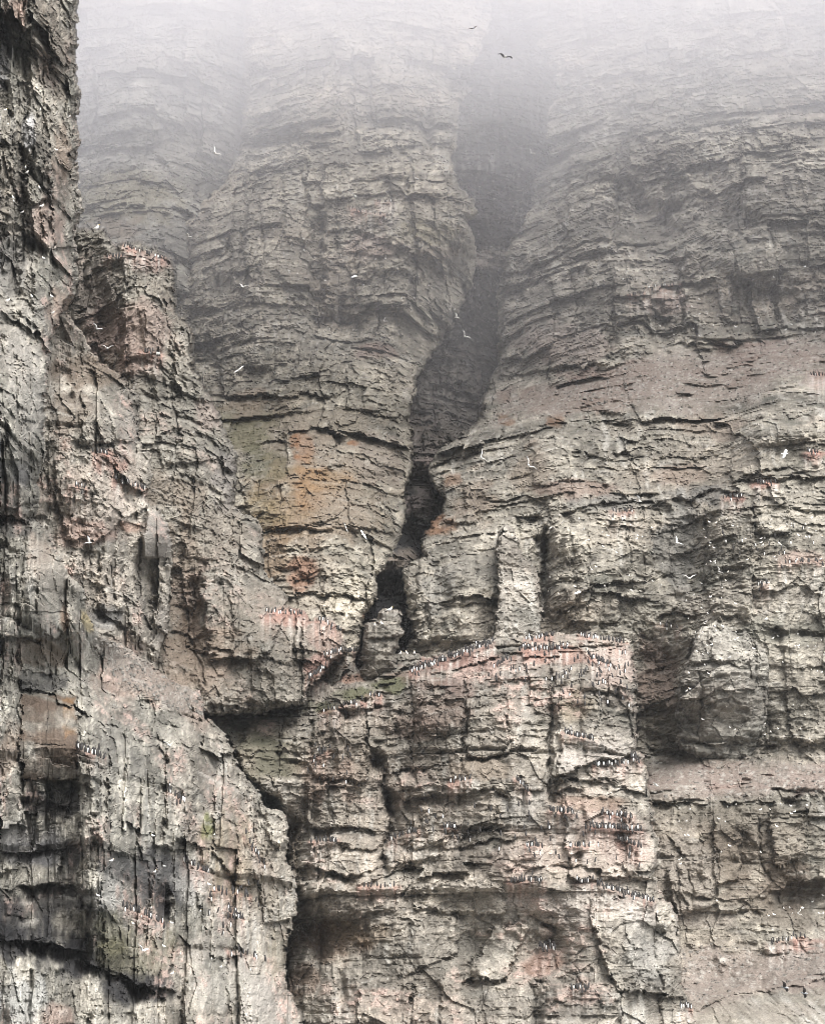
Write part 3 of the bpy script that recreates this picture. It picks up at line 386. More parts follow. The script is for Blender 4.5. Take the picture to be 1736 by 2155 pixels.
# colour marks, dark ones in recesses painting in their shade: layers ('*' = all), x, y, rx, ry, colour, strength
DARKMOSS = (.05,.052,.035)
PINK, PALE, ORANGE, YELLOW, MOSS, RUST, SOIL, WET_SHADE = (.32,.19,.155),(.44,.43,.40),(.22,.105,.05),(.30,.25,.14),(.07,.072,.042),(.24,.13,.09),(.205,.162,.135),(.024,.024,.026)  # last one: damp black rock with overhang and slot shade painted in
MARKS = [
 (K,950,840,110,130,(.125,.112,.10),.65),(K,890,960,60,90,(.12,.105,.095),.6),(K,1030,720,50,80,(.10,.095,.09),.4),
 (M,560,900,120,80,(.22,.18,.135),.5),(M,690,1040,140,110,(.23,.18,.13),.45),(R,470,1130,70,70,(.20,.17,.14),.5),(R,520,1300,90,70,(.20,.175,.145),.45),
 (G,1570,1800,210,120,(.185,.155,.125),.55),(G,1430,1850,50,110,(.16,.135,.11),.6),(G,1640,1900,140,60,(.16,.135,.11),.5),(G,1560,1720,190,30,(.13,.115,.095),.5),
 (R,420,1380,120,70,(.20,.155,.12),.7),(R,380,1200,50,150,(.21,.17,.135),.6),(R,230,760,70,70,(.20,.16,.135),.5),(R,200,620,60,90,(.17,.145,.13),.6),
 (D_,1260,1590,90,50,(.46,.42,.385),.65),(D_,1250,1900,150,50,(.46,.42,.38),.65),(D_,1290,1760,80,60,(.42,.33,.29),.55),(D_,1290,1400,60,50,(.42,.33,.29),.6),(D_,1100,1700,60,60,PALE,.4),(D_,1160,1380,110,20,(.36,.22,.18),.6),(D_,960,1395,100,18,(.30,.18,.15),.6),(D_,690,1640,60,60,(.36,.24,.20),.5),(D_,1370,2000,60,90,PALE,.4),(D_,1180,1800,200,60,(.40,.33,.29),.4),
 (M,640,1080,120,110,(.24,.19,.145),.5),(M,700,960,160,80,(.24,.20,.16),.5),(M,620,1240,110,80,(.25,.215,.18),.5),
 (M,615,1050,110,90,(.225,.165,.105),.7),(M,650,1030,40,60,(.27,.16,.085),.5),(M,560,1080,60,60,(.20,.16,.09),.55),(M,640,945,26,40,(.27,.16,.10),.5),(M,632,1205,34,44,(.27,.15,.10),.7),(M,520,900,70,70,(.13,.13,.075),.6),(M,560,980,60,40,MOSS,.5),(M,680,1010,60,40,(.27,.18,.10),.5),(M,742,935,10,8,ORANGE,.8),(M,620,940,14,30,ORANGE,.7),
 (M,575,1160,40,70,(.20,.14,.09),.7),(G,930,1108,50,24,ORANGE,.7),(G,955,1010,22,20,ORANGE,.5),(G,1065,885,22,12,ORANGE,.6),(G,1170,885,24,16,ORANGE,.5),(M,795,1290,14,6,ORANGE,.9),(M,772,1297,8,8,ORANGE,.9),
 (D_,615,1760,26,70,(.12,.10,.075),.7),(D_,625,1880,22,60,(.12,.10,.08),.5),(D_,620,2080,30,60,(.12,.10,.08),.6),(D_,560,1590,80,80,(.12,.105,.075),.7),(D_,575,1600,50,60,DARKMOSS,.6),(D_,520,1545,50,40,DARKMOSS,.6),(D_,700,1600,90,90,(.20,.165,.13),.4),(D_,650,1700,50,80,(.15,.125,.10),.5),(D_,740,1462,50,16,MOSS,.9),(D_,830,1440,50,16,MOSS,.9),(D_,690,1485,26,16,MOSS,.8),(D_,640,1480,40,14,MOSS,.5),(D_,900,1440,50,14,(.14,.10,.08),.7),(D_,1000,1400,60,16,(.15,.09,.075),.7),
 (D_,720,1425,60,12,RUST,.6),(D_,715,1400,20,16,RUST,.8),(D_,880,1420,60,8,SOIL,.8),(D_,920,1500,70,50,(.17,.125,.105),.6),(D_,870,1530,60,30,(.17,.125,.105),.5),(D_,970,1440,40,30,(.16,.11,.095),.6),
 (D_,700,1985,80,46,(.21,.155,.115),.85),(D_,760,1960,60,30,(.21,.165,.12),.7),(D_,1150,2020,50,36,(.23,.15,.115),.85),(D_,1030,1985,80,40,(.30,.285,.25),.6),(D_,640,2060,50,30,(.19,.14,.11),.7),(D_,1010,1620,90,26,(.29,.24,.19),.6),(D_,1215,1485,40,50,(.29,.245,.18),.6),(D_,1230,1690,90,16,(.22,.15,.11),.6),
 (A,185,1305,17,24,YELLOW,.8),(A,131,1295,11,44,(.34,.22,.15),.6),(A,85,1165,36,50,(.36,.30,.25),.6),
 (A,100,1900,140,46,WET_SHADE,.8),(A,60,1975,130,50,WET_SHADE,.95),(A,180,2015,100,50,WET_SHADE,.95),(A,285,2080,100,36,WET_SHADE,.95),(A,20,1930,60,60,WET_SHADE,.8),(A,120,1690,80,34,WET_SHADE,.85),(A,110,1790,90,30,(.06,.06,.062),.8),(A,340,1850,80,70,(.06,.06,.063),.85),(A,270,1830,70,40,(.075,.075,.075),.8),(A,350,1910,30,50,WET_SHADE,.8),(A,60,1770,70,50,(.11,.11,.115),.6),(A,250,1600,60,90,(.20,.195,.18),.4),  # black bands: wet stain and overhang shade in one colour
 (A,300,2000,110,60,(.16,.15,.10),.55),(A,480,1780,60,90,(.24,.20,.145),.7),(A,440,1740,14,30,(.15,.17,.05),.7),(A,480,1870,50,60,(.24,.19,.13),.6),(A,240,1960,40,50,(.19,.18,.11),.6),(A,20,560,34,70,(.06,.06,.062),.8),(A,8,110,20,70,(.12,.12,.125),.8),(A,30,1000,50,40,(.12,.12,.125),.7),(A,30,1110,40,24,WET_SHADE,.6),
 (A,240,1880,60,40,PALE,.7),(A,210,1895,40,16,PALE,.8),(A,400,1860,40,40,PALE,.6),(A,480,2080,110,60,(.42,.40,.355),.8),(A,550,2120,60,60,(.45,.42,.38),.8),(A,40,2100,60,60,(.42,.42,.40),.8),(A,180,2110,60,40,(.30,.28,.24),.5),(A,130,2140,50,30,(.42,.30,.25),.5),(A,430,2000,60,30,(.40,.37,.33),.6),
 (A,62,280,14,40,(.50,.50,.50),.8),(A,30,640,60,160,(.36,.345,.31),.5),(A,60,820,50,160,(.40,.38,.345),.6),(A,130,660,30,60,(.35,.265,.215),.7),(A,100,480,40,60,(.36,.27,.23),.6),(A,135,330,20,80,(.22,.16,.12),.6),(A,110,100,50,120,(.24,.205,.17),.6),(A,30,30,30,30,(.40,.30,.25),.6),(A,110,1220,60,50,(.42,.385,.335),.7),(A,90,1270,60,40,(.40,.375,.325),.6),
 (A,300,1440,110,40,(.29,.22,.18),.7),(A,420,1500,40,40,(.26,.21,.175),.6),(A,560,1850,40,100,(.30,.265,.215),.5),(A,585,2000,24,70,(.20,.18,.135),.6),(A,15,1580,30,60,(.30,.22,.17),.5),
 (B,190,780,110,40,(.17,.135,.105),.8),(B,150,860,60,50,(.18,.145,.115),.6),(B,230,1000,80,60,(.42,.36,.31),.6),(B,220,1080,80,60,(.40,.345,.30),.6),(B,230,975,40,30,PINK,.7),(B,180,1120,60,30,(.34,.235,.20),.6),(B,280,1110,30,14,RUST,.6),(B,225,1300,40,26,(.10,.10,.10),.7),(B,330,1130,40,50,(.31,.29,.26),.8),(B,340,1320,24,60,(.40,.37,.33),.6),(B,250,1370,70,30,(.30,.24,.20),.5),(B,260,900,40,60,(.33,.32,.29),.5),
 (R,405,1290,24,100,(.20,.155,.12),.8),(R,440,1410,60,50,(.22,.18,.145),.6),(R,300,720,60,90,(.30,.23,.20),.6),(R,220,700,60,60,(.20,.15,.135),.6),(R,360,1040,70,50,(.22,.185,.15),.7),(R,370,1150,40,90,(.23,.19,.155),.6),(R,610,1300,50,26,PINK,.6),(R,690,1340,40,40,(.36,.26,.22),.6),(R,680,1400,40,26,(.34,.20,.17),.7),(R,440,870,30,40,(.33,.27,.24),.5),(R,320,560,40,26,(.35,.25,.22),.5),(R,470,1000,30,70,(.20,.185,.18),.5),
 (G,1400,800,230,40,(.235,.175,.15),.9),(G,1200,840,150,36,(.235,.18,.15),.85),(G,1620,750,140,36,(.24,.18,.155),.85),(G,1460,830,90,60,(.23,.205,.175),.7),(G,1120,990,60,60,(.26,.21,.165),.5),(G,1000,1050,50,60,(.26,.205,.16),.5),(G,1220,1030,90,24,(.24,.185,.155),.8),(G,1420,1000,90,24,(.24,.19,.155),.7),(G,1500,900,80,30,(.24,.195,.16),.7),
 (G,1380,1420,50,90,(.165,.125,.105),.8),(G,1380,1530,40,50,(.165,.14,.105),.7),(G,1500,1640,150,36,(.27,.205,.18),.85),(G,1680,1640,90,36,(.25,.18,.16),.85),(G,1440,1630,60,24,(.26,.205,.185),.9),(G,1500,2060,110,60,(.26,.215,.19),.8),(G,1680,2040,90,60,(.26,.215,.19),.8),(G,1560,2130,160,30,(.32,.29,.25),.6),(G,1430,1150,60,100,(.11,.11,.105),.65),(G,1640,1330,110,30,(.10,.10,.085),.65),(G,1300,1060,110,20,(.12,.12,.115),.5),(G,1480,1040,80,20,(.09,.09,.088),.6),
 (G,1560,1260,170,40,(.30,.275,.24),.4),(G,1690,1180,70,20,(.36,.27,.235),.6),(G,1540,1790,110,60,(.15,.125,.10),.6),(G,1660,1850,80,60,(.15,.12,.095),.6),(G,1560,1710,190,24,(.17,.155,.13),.6),(G,1610,1020,34,12,PINK,.8),(G,1540,1050,26,10,PINK,.8),(G,1310,1084,30,8,PINK,.8),(G,1715,958,30,10,PINK,.8),(G,1715,800,30,24,(.35,.28,.25),.5),(G,1690,1990,60,10,PINK,.6),(G,1400,640,60,24,(.33,.26,.23),.6),(G,1180,720,110,50,(.32,.265,.235),.5),(G,1450,1830,60,90,(.36,.33,.29),.5),(G,1480,1930,110,30,(.36,.32,.28),.5),
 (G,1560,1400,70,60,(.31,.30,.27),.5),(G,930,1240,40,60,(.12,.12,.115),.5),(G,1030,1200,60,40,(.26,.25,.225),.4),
 (M,800,740,60,20,(.22,.165,.14),.7),(M,700,880,120,30,(.23,.20,.16),.6),(M,520,850,60,40,(.25,.205,.165),.7),(M,900,490,60,30,(.25,.225,.15),.6),(M,930,530,50,20,(.22,.18,.14),.7),(M,780,520,70,26,(.30,.235,.205),.6),(M,800,960,60,60,(.23,.20,.17),.6),(M,720,1070,70,50,(.25,.215,.175),.5),
 (K,818,1260,60,70,WET_SHADE,.95),(K,860,1130,40,50,WET_SHADE,.9),(K,850,1340,60,60,WET_SHADE,.95),(K,770,1330,30,60,WET_SHADE,.9),(K,1030,545,50,22,(.27,.24,.21),.9),(K,890,990,40,24,(.19,.155,.14),.8),(K,880,1060,40,30,(.17,.145,.135),.8),(K,830,1180,60,22,(.21,.18,.15),.9),  # blacks paint the darkness of the damp slots
 ('back_wall',260,420,120,70,(.24,.22,.155),.7),('back_wall',250,480,60,30,(.24,.20,.16),.7),
]
PMARKS = [   # single beds and slabs of another colour
 (A, P(43,1456,160,1464,166,1562,172,1644,44,1644), (.085,.062,.047), .9), (A, P(130,1470,160,1466,164,1540,140,1550), (.17,.095,.042), .7),
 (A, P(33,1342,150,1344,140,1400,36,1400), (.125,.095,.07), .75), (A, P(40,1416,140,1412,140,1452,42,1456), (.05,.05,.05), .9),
 (B, P(311,1076,333,1074,361,1133,363,1176,305,1174,298,1128), (.19,.18,.165), .85), (B, P(70,1046,104,1048,98,1087,60,1085), (.085,.076,.064), .9),
]
SCREE = {   # loose slopes: outline, layer
 'upper': (G, P(1015,890,1060,858,1110,826,1180,806,1235,790,1300,778,1390,750,1500,742,1600,728,1740,698,1860,690,1860,760,1740,770,1640,800,1590,850,1520,846,1440,880,1360,860,1290,866,1220,858,1160,872,1080,880,1040,905)),
 'lower': (G, P(1352,1604,1390,1596,1480,1604,1600,1596,1700,1600,1860,1590,1860,1672,1700,1672,1600,1680,1500,1686,1372,1684)),
 'bottom': (G, P(1436,1998,1480,1982,1560,1996,1640,2000,1720,1984,1860,1980,1860,2050,1740,2056,1640,2070,1560,2086,1470,2126,1440,2080)),
 'left': (A, P(205,1332,292,1385,318,1398,352,1426,424,1464,432,1508,400,1500,360,1492,310,1462,262,1452,215,1400,196,1352)),
}

JAGC = facets((PX + JX)/21, (PY + JY)/15, 700)[0].astype(F); JAGF = facets(PX/9, PY/7, 710)[0].astype(F)
def feature_field(name):
    dD = np.zeros_like(PX); fl = np.zeros_like(PX)
    for kind, lay, g, a, b in FEAT:
        if lay != name: continue
        if kind == 'dent':
            (cx, cy), (rx, ry) = g, a
            s = box([(cx, cy)], 1.7*max(rx, ry) + 14)
            r2 = ((QX[s] + 1.5*KX[s] - cx)/rx)**2 + ((QY[s] + 1.5*KY[s] - cy)/ry)**2
            r2 = r2*(1 + 0.55*fbm(PX[s]/34, PY[s]/22, ZERO[s] + cx*.01, 3))
            dD[s] += b*np.exp(-np.maximum(r2, 0)**1.6*0.8)
            continue
        if kind == 'plate':
            s = box(g, 16); e = sdf(CX[s], CY[s], g) + 7*(JAGC[s] - .5) + 4*(JAGF[s] - .5)
            dD[s] -= b*sst(-a, a, e)*(0.8 + 0.5*vn(PX[s]/60, PY[s]/60, ZERO[s] + g[0][0]*.013)); continue
        if kind == 'flat':
            s = box(g, 14); fl[s] = np.maximum(fl[s], sst(-3, 4, sdf(RX[s], RY[s], g))); continue
        if kind == 'crack':
            s = box(g, 6*a + 14); d = seg_d(CX[s], CY[s], g)
            vv = np.clip(0.70 + 0.75*vn(PX[s]/19, PY[s]/23, ZERO[s] + 2.2 + g[0][0]*.01), .12, 1.5)
            dD[s] += 0.45*b*np.minimum(vv*1.2, 1)*np.exp(-(d/(a*vv*0.72))**2); continue
        s = box(g, a*2.5 + 14); p = np.array(g, float)
        yl = np.interp(CX[s], p[:, 0], p[:, 1]); dy = CY[s] + 0.5*JY[s] - yl
        e = np.minimum(RX[s] - p[0, 0], p[-1, 0] - RX[s]); fade = sst(-4, 12, e)
        m = np.clip(0.75 + 0.9*fbm(PX[s]/26, PY[s]/60, ZERO[s] + 6.6 + p[0, 0]*.013, 2), .05, 1.6)
        prof = sst(-1.2, 2.0, dy)*np.where(kind == 'cut', np.exp(-(np.maximum(dy, 0)/(a*0.85))**2), np.exp(-np.maximum(dy, 0)/(a*0.75)))
        dD[s] += (b if kind == 'cut' else -b)*0.58*prof*fade*m
    return dD, fl

# bird ledges are small steps of the rock; their droppings stain the rock below
LEDGE = np.zeros_like(PX); GUANO = np.zeros_like(PX); GPALE = np.zeros_like(PX)
for (x0, y0, x1, y1, n, th, lab) in ROWS:
    if th > 30: continue
    g = [(x0 - 4, y0), (x1 + 4, y1)]; s = box(g, 60)
    yl = np.interp(QX[s]*0.3 + PX[s]*0.7, [x0 - 4, x1 + 4], [y0, y1]); dy = PY[s] + 0.35*JY[s] - yl - 1
    e = np.minimum(PX[s] - x0 + 6, x1 + 6 - PX[s]); fade = sst(-6, 6, e + 0.5*JX[s])
    sc_ = 1.0 if y0 > 800 else 1.2
    LEDGE[s] = np.maximum(LEDGE[s], 0.55*sc_*sst(-0.5, 1.5, dy)*np.exp(-np.maximum(dy, 0)/22)*fade)
    st = 0.55 + 0.75*vn(PX[s]/5.0, PY[s]/46, ZERO[s] + 1.7)
    GUANO[s] = np.maximum(GUANO[s], np.clip(sst(-6 - th, 0, dy)*np.exp(-np.maximum(dy, 0)/(13 + th))*fade*np.clip(st, 0, 1.2)*1.3, 0, 1))
    GPALE[s] = np.maximum(GPALE[s], np.clip(sst(0, 8, dy)*np.exp(-np.maximum(dy, 0)/30)*fade*np.clip(0.2 + 1.1*vn(PX[s]/3.6, PY[s]/60, ZERO[s] + 4.7), 0, 1)*0.9, 0, 1))

def build_layer(name):
    q = L[name]; poly = q['poly']; st = 4
    xs, ys = PX[::st, ::st], PY[::st, ::st]
    sd = up(sdf(xs, ys, poly).astype(F), st, PX.shape)
    # finer outline near the rim
    near = np.abs(sd) < 40
    sd[near] = sdf(RX[near]*0.5 + PX[near]*0.5 + 0.4*JX[near], PY[near] + 0.45*JY[near], poly)
    jag = fbm(PX/9, PY/14, ZERO + 5.5, 3)*3.0 + 6.5*(JAGC - .5) + 3.5*(JAGF - .5)
    sd = sd + np.where(near, jag, 0)
    keep = sd > -16
    rows = np.where(keep.any(1))[0]; cols = np.where(keep.any(0))[0]
    base = up(tps(q['ctrl'], PX[::8, ::8], PY[::8, ::8]).astype(F), 8, PX.shape)
    dD, fl = feature_field(name)
    idx = np.where(keep.ravel())[0]
    x = PX.ravel()[idx]; y = PY.ravel()[idx]; b = base.ravel()[idx]; sdv = sd.ravel()[idx]
    ew, er = q['edge']; t = np.clip(sdv/ew, 0, 1)
    roll = er*(1 - np.sqrt(1 - (1 - t)**2)) + np.where(sdv < 0, -sdv*6.0, 0)
    feat = dD.ravel()[idx]; flat_ = fl.ravel()[idx]
    lowr = fbm(x/170, y/230, np.full_like(x, 2.0 + hash_name(name)), 3)
    b0 = b + roll + feat
    X, Yw, Z = unproj(x, y, b0)
    ca, sa = math.cos(q['ang']), math.sin(q['ang'])
    u = x*q['mpu'] if 'mpu' in q else X/ca      # along the wall
    v = b0*0.35
    o = hash_name(name)*13.0
    v1 = q['vert']; amp = q['amp']; far = np.clip(b/190, 0.75, 1.7)     # far walls carry coarser forms
    # loose slopes: smooth
    scree = np.zeros_like(x)
    for k, (lay, pg) in SCREE.items():
        if lay == name:
            s2 = sdf(x + JX.ravel()[idx]*1.6, y + JY.ravel()[idx]*1.6, pg) + 9*lowr; scree = np.maximum(scree, sst(-12, 14, s2 + 5*KX.ravel()[idx]))
    scree = scree*(1 - .85*sst(.32, .6, fbm(u/3.4 + 3, v/3, Z/0.9 + o + 90, 3)))
    # large forms
    wu = fbm(u/9, v/9, Z/9 + o, 3); ws = fbm(u/14 + 9, v/14, Z/10 + o, 3)
    big = 1.6*fbm(u/16 + 3, v/16, Z/22 + o, 3)
    ribs = 1 - np.abs(vn(u/(6.0*far) + 0.6*wu, v/40, Z/30 + o + 5)); ribs2 = 1 - np.abs(vn(u/2.6 + 0.6*wu, v/30, Z/9 + o + 1.3))
    big = big + (0.5 + 0.9*v1)*(1.2*(ribs**2 - .4) + 0.6*(ribs2**2 - .4))
    rg = 1 - np.abs(fbm(u/4.2 + .5*wu, v/5, Z/(3.2 + 3*v1) + o + 20, 3)); big = big + 0.55*(rg**2 - .5)
    kw = 1.0 - 0.45*v1
    # broken faces: angular facets, large and small
    c1, e1, g1x, g1y, k1 = facets(u/(3.4*kw) + .5*wu, (Z + 0.5*ws)/(2.2 + 1.5*v1), 400)
    c2, e2, g2x, g2y, k2 = facets(u/(1.15*kw) + .4*wu + .3*c1, (Z + .2*ws)/(0.62 + .5*v1), 500)
    c3, e3, g3x, g3y, k3 = facets(u/(0.46*kw), Z/(0.26 + .14*v1), 600)
    ws = ws*0.45
    s = Z + 0.02*X + 0.9*ws + 0.10*vn(u/2.2, v/2.2, Z/1.1) + 0.35*(c1 - .5)
    uu = u + 1.1*wu + 0.35*vn(u/1.4, Z/1.0, v/2) + 0.16*vn(u/.4, Z/.45, v) + .25*(c2 - .5)
    s4 = fbm(u/5 + 31, v/5, Z/7 + o, 3)                     # where blocks stand out most
    i1, j1, t1, th1, du1, r1, f1 = blocks(uu, s, 2.2, 6.5, 0.7*kw, 1.9*kw, 100)
    i2, j2, t2, th2, du2, r2, f2 = blocks(uu + 0.2*wu, s + 0.15*(c2 - .5), 0.5, 1.9, 0.6*kw, 2.2*kw, 200)
    i3, j3, t3, th3, du3, r3, f3 = blocks(uu + 0.06*wu, s + 0.07*ws, 0.16, 0.55, 0.6*kw, 3.0*kw, 300)
    bedp1 = hsh(i1, 5, 11); bedp2 = hsh(i2, 6, 12); bedp3 = hsh(i3, 7, 13)
    lat1 = sst(-.25, .55, vn(uu/7, i1*7.31 + .5, Z*0 + o)); lat2 = sst(-.2, .6, vn(uu/2.6, i2*5.17 + .5, Z*0 + o)); lat3 = sst(-.2, .6, vn(uu/1.1, i3*3.77 + .5, Z*0 + o))
    m2 = sst(-0.55, 0.5, s4); m3 = sst(-0.5, 0.6, fbm(u/3 + 11, v/3, Z/3 + o, 2))
    under1 = sst(0, 0.10, t1)*(1 - 0.6*t1**1.5); under2 = sst(0, 0.16, t2)*(1 - 0.6*t2**1.5); under3 = sst(0, 0.3, t3)*(1 - 0.5*t3)
    uu0 = u; i0, j0, t0, th0, du0, r0, f0 = blocks(u + 0.9*wu + .3*c2, Z + 0.02*X + 1.2*ws + 1.1*(c1 - .5) + .25*(c2 - .5), 6.5, 15, 0.35*kw, 0.95*kw, 50)
    lat0 = sst(-.5, .5, vn(uu0/9, i0*3.3 + .5, Z*0 + o + 2)); gt0 = sst(-.1, .6, vn(u/3, v/3, Z/4 + o + 44))
    p = (2.5 - 0.9*v1)*(r0 - .5)*(.35 + .65*lat0) + 1.0*(hsh(i0, 3, 5) - .5)*lat0 - 0.9*t0**2*lat0 - 0.5*gatec(du0)*gt0
    p = p + 0.8*(r1 - .5) + 0.8*lat1*(bedp1 - .3) + 0.68*under1*lat1
    p = p + (.25 + .75*m2)*(0.30*(r2 - .5) + lat2*(0.34*(bedp2 - .4) + 0.32*under2))
    p = p + (0.3 + 0.7*m3)*(0.10*(r3 - .5) + lat3*(0.13*(bedp3 - .4) + 0.20*under3))
    pb = p; p = 0.60*(c1 - .5) + 0.5*g1x*(hsh(k1, 1, 7) - .5) + 0.35*g1y*(hsh(k1, 2, 7) - .6)
    p = p + (.35 + .65*m2)*(0.26*(c2 - .5) + 0.26*g2x*(hsh(k2, 1, 8) - .5) + 0.20*g2y*(hsh(k2, 2, 8) - .6))
    p = p + (.4 + .6*m3)*(0.15*(c3 - .5) + 0.15*g3x*(hsh(k3, 1, 9) - .5) + 0.14*g3y*(hsh(k3, 2, 9) - .6))
    pf = p; p = pb
    gate = sst(.1, .7, vn(u/3.1, v/3, Z/3.3 + o + 60)); gate2 = sst(.0, .6, vn(u/1.7, v/3, Z/1.9 + o + 70))
    p = p - gate*(0.45 - .2*v1)*np.exp(-(du1/0.11)**2) - m2*gate2*(0.26 - .17*v1)*np.exp(-(du2/0.07)**2)
    p = p - gate*gate2*0.25*np.exp(-(e1/0.035)**2) - gate*0.16*np.exp(-(e2/0.06)**2)
    pb = p
    ero = fbm(u/2.4, v/2.4, Z/2.0 + o, 4, 0.6)
    fine = fbm(u/0.62, v/0.5, Z/0.40 + o, 3, 0.7); rgf = 1 - np.abs(fbm(u/1.1 + .2*wu, v/1.1, Z/(0.8 + .5*v1) + o + 33, 3, .6))*1.6
    p = pb*q.get('blk', 1.0) + pf*q.get('fac', 1.0)
    p = amp*p*far + q['rough']*(0.24*ero + 0.20*fine + 0.12*rgf)*far*(0.75 + .5*m2) + big*amp*0.8*q.get('bigk', 1)
    # relief is measured square to the wall: slanting walls need more of it along the line of sight
    mpp = base*(2*TAN/H); gy_ = np.gradient(base, S, axis=0)/mpp; gx_ = np.gradient(base, S, axis=1)/mpp
    p = p*np.clip(np.sqrt(1 + gx_**2 + 0.5*gy_**2), 1, 1.7).ravel()[idx]
    soft = np.maximum(scree*0.78, flat_*0.7)
    p = p*(1 - soft) + scree*(0.16*fine + 0.30*ero + 0.25*vn(u/1.3 + wu, v, Z/6 + o)) + flat_*0.02*fine + flat_*amp*0.25
    near_rim = 1 - 0.35*(1 - t)
    lg = LEDGE.ravel()[idx]
    D = b0 - p*near_rim - lg
    # natural soil on the gentler parts of the larger shape
    big_D = b0 - big*0.8*amp - 0.8*0.95*(r1*0)
    # ---------------- colour (the rock itself, plus shade painted into the gully and recesses)
    ca_ = np.array((.240, .232, .211)); cb_ = np.array((.148, .144, .131)); cc_ = np.array((.206, .187, .166))
    n1 = sst(-.5, .6, fbm(u/7 + 50, v/7, Z/5 + o, 3)); n2 = sst(-.1, .8, fbm(u/11 + 80, v/11, Z/8 + o, 3))
    col = ca_*(1 - n1[:, None]) + cb_*n1[:, None]; col = col*(1 - 0.7*n2[:, None]) + cc_*0.7*n2[:, None]
    tone = 0.80 + 0.30*hsh(i1, 9, 41) ; tone = tone*(0.84 + 0.32*hsh(i2, j2, 42))*(0.88 + 0.24*hsh(i3, j3, 43))*(0.9 + 0.2*hsh(i3, 3, 44))
    tone = tone*(0.86 + 0.28*c1)*(0.82 + 0.36*c2)*(0.8 + 0.4*c3)*(1 + 0.30*fine + 0.14*ero)
    mot = sst(.05, .75, fbm(u/2.8 + 15, v/2.8, Z/2.0 + o, 4, .6)); tone = tone*(1 - 0.30*mot)
    tone = np.clip(tone, .1, 3)**q.get('con', 1.0)
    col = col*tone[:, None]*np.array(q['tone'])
    # weather streaks down the face: dark algae and pale droppings
    sk = vn(u/0.7 + 0.8*wu + .4*(c2 - .5), v/3, Z/(7 - 4.5*v1) + o + 3); dk = sst(.35, .8, sk*0.7 + 0.5*fbm(u/6, v/6, Z/5 + o + 8, 2))
    col = col*(1 - (0.42 - .2*v1)*dk[:, None])
    sk2 = vn(u/0.35 + 0.4*wu + .6*(c2 - .5), v/3, Z/(3.2 - 1.6*v1) + o + 6); pk = sst(.30, .85, sk2*0.7 + 0.55*fbm(u/5 + 7, v/5, Z/4 + o, 2))
    pk = pk*(0.55 if b.mean() < 240 else 0.35)
    def mix(c, k):
        nonlocal col
        k = k[:, None]; col = col*(1 - k) + np.array(c)*k*(0.80 + 0.20*tone[:, None])
    mix((.37, .36, .33), pk*q.get('pale', 1.0))
    alg = sst(.12, .62, fbm(u/3.4 + 5, v/3.4, Z/1.7 + o + 11, 4, .6))*sst(-.4, .5, fbm(u/13, v/13, Z/9 + o + 13, 2)); mix((.088, .088, .076), alg*q.get('alg', .45))
    # specks of lichen and droppings
    sp = vn(u/0.22, v/0.22, Z/0.22 + o); mix((.42, .41, .385), 0.5*sst(.62, .85, sp)*(1 - scree))
    qx = (QX.ravel()[idx] + 0*x); qy = QY.ravel()[idx]
    pn = 0.5*fbm(u/1.6, v/1.6, Z/1.6 + o + 40, 3)
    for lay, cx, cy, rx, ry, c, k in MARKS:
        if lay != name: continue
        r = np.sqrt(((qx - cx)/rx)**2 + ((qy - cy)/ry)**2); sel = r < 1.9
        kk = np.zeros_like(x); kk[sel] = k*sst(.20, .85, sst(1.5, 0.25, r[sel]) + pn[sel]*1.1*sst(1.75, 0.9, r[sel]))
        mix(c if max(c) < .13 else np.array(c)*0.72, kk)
    for lay, pg, c, k in PMARKS:
        if lay != name: continue
        kk = np.zeros_like(x); bx = np.array(pg); sel = (np.abs(x - bx[:, 0].mean()) < 110) & (np.abs(y - bx[:, 1].mean()) < 130)
        kk[sel] = k*sst(-3, 4, sdf(CX.ravel()[idx][sel], CY.ravel()[idx][sel], pg) + 5*pn[sel])*np.clip(.75 + .6*vn(X[sel]/2, X[sel]*0, Z[sel]/.30) + .5*pn[sel], 0, 1); mix(c, kk)
    # soil and rubble on loose slopes
    sc_n = 0.5 + 0.5*fbm(u/1.2, v/1.2, Z/1.2 + o, 3)
    mix((.185, .158, .138), scree*0.72); mix((.20, .18, .16), scree*sst(.5, .9, sc_n)*0.7); mix((.30, .285, .26), scree*sst(.66, .8, sp*0.5 + 0.5)*0.8)
    gp = GPALE.ravel()[idx]; gu = GUANO.ravel()[idx]
    mix((.56, .54, .50), gp); mix(PINK, np.clip(gu*(0.62 + .9*pn + .5*fine), 0, .8)*.85)
    if name in (A, B, D_, R):
        pv = sst(.15, .75, fbm(u/4 + 71, v/4, Z/3 + o, 3)); mix((.36, .275, .24), q.get('pale', 1.0)*pv*(0.12 + .75*sst(-.05, .5, fine + .5*(c3 - .5))))
    gl = sst(.70, .95, t2)*gate2*(0.4 + .6*lat2); mix((.42, .405, .37), q.get('pale', 1.0)*gl*(0.42 if b.mean() < 240 else 0.25))
    col = np.clip(col, 0.012, 0.6)
    full = np.full(PX.shape, 1e6, F); full.ravel()[idx] = D
    cf = np.zeros(PX.shape + (3,), F); cf.reshape(-1, 3)[idx] = col
    return full, cf, keep, sd, scree, idx

def gatec(d): return np.exp(-(d/0.22)**2)
def hash_name(n): return (sum(ord(c)*(i + 1) for i, c in enumerate(n)) % 97)/9.7

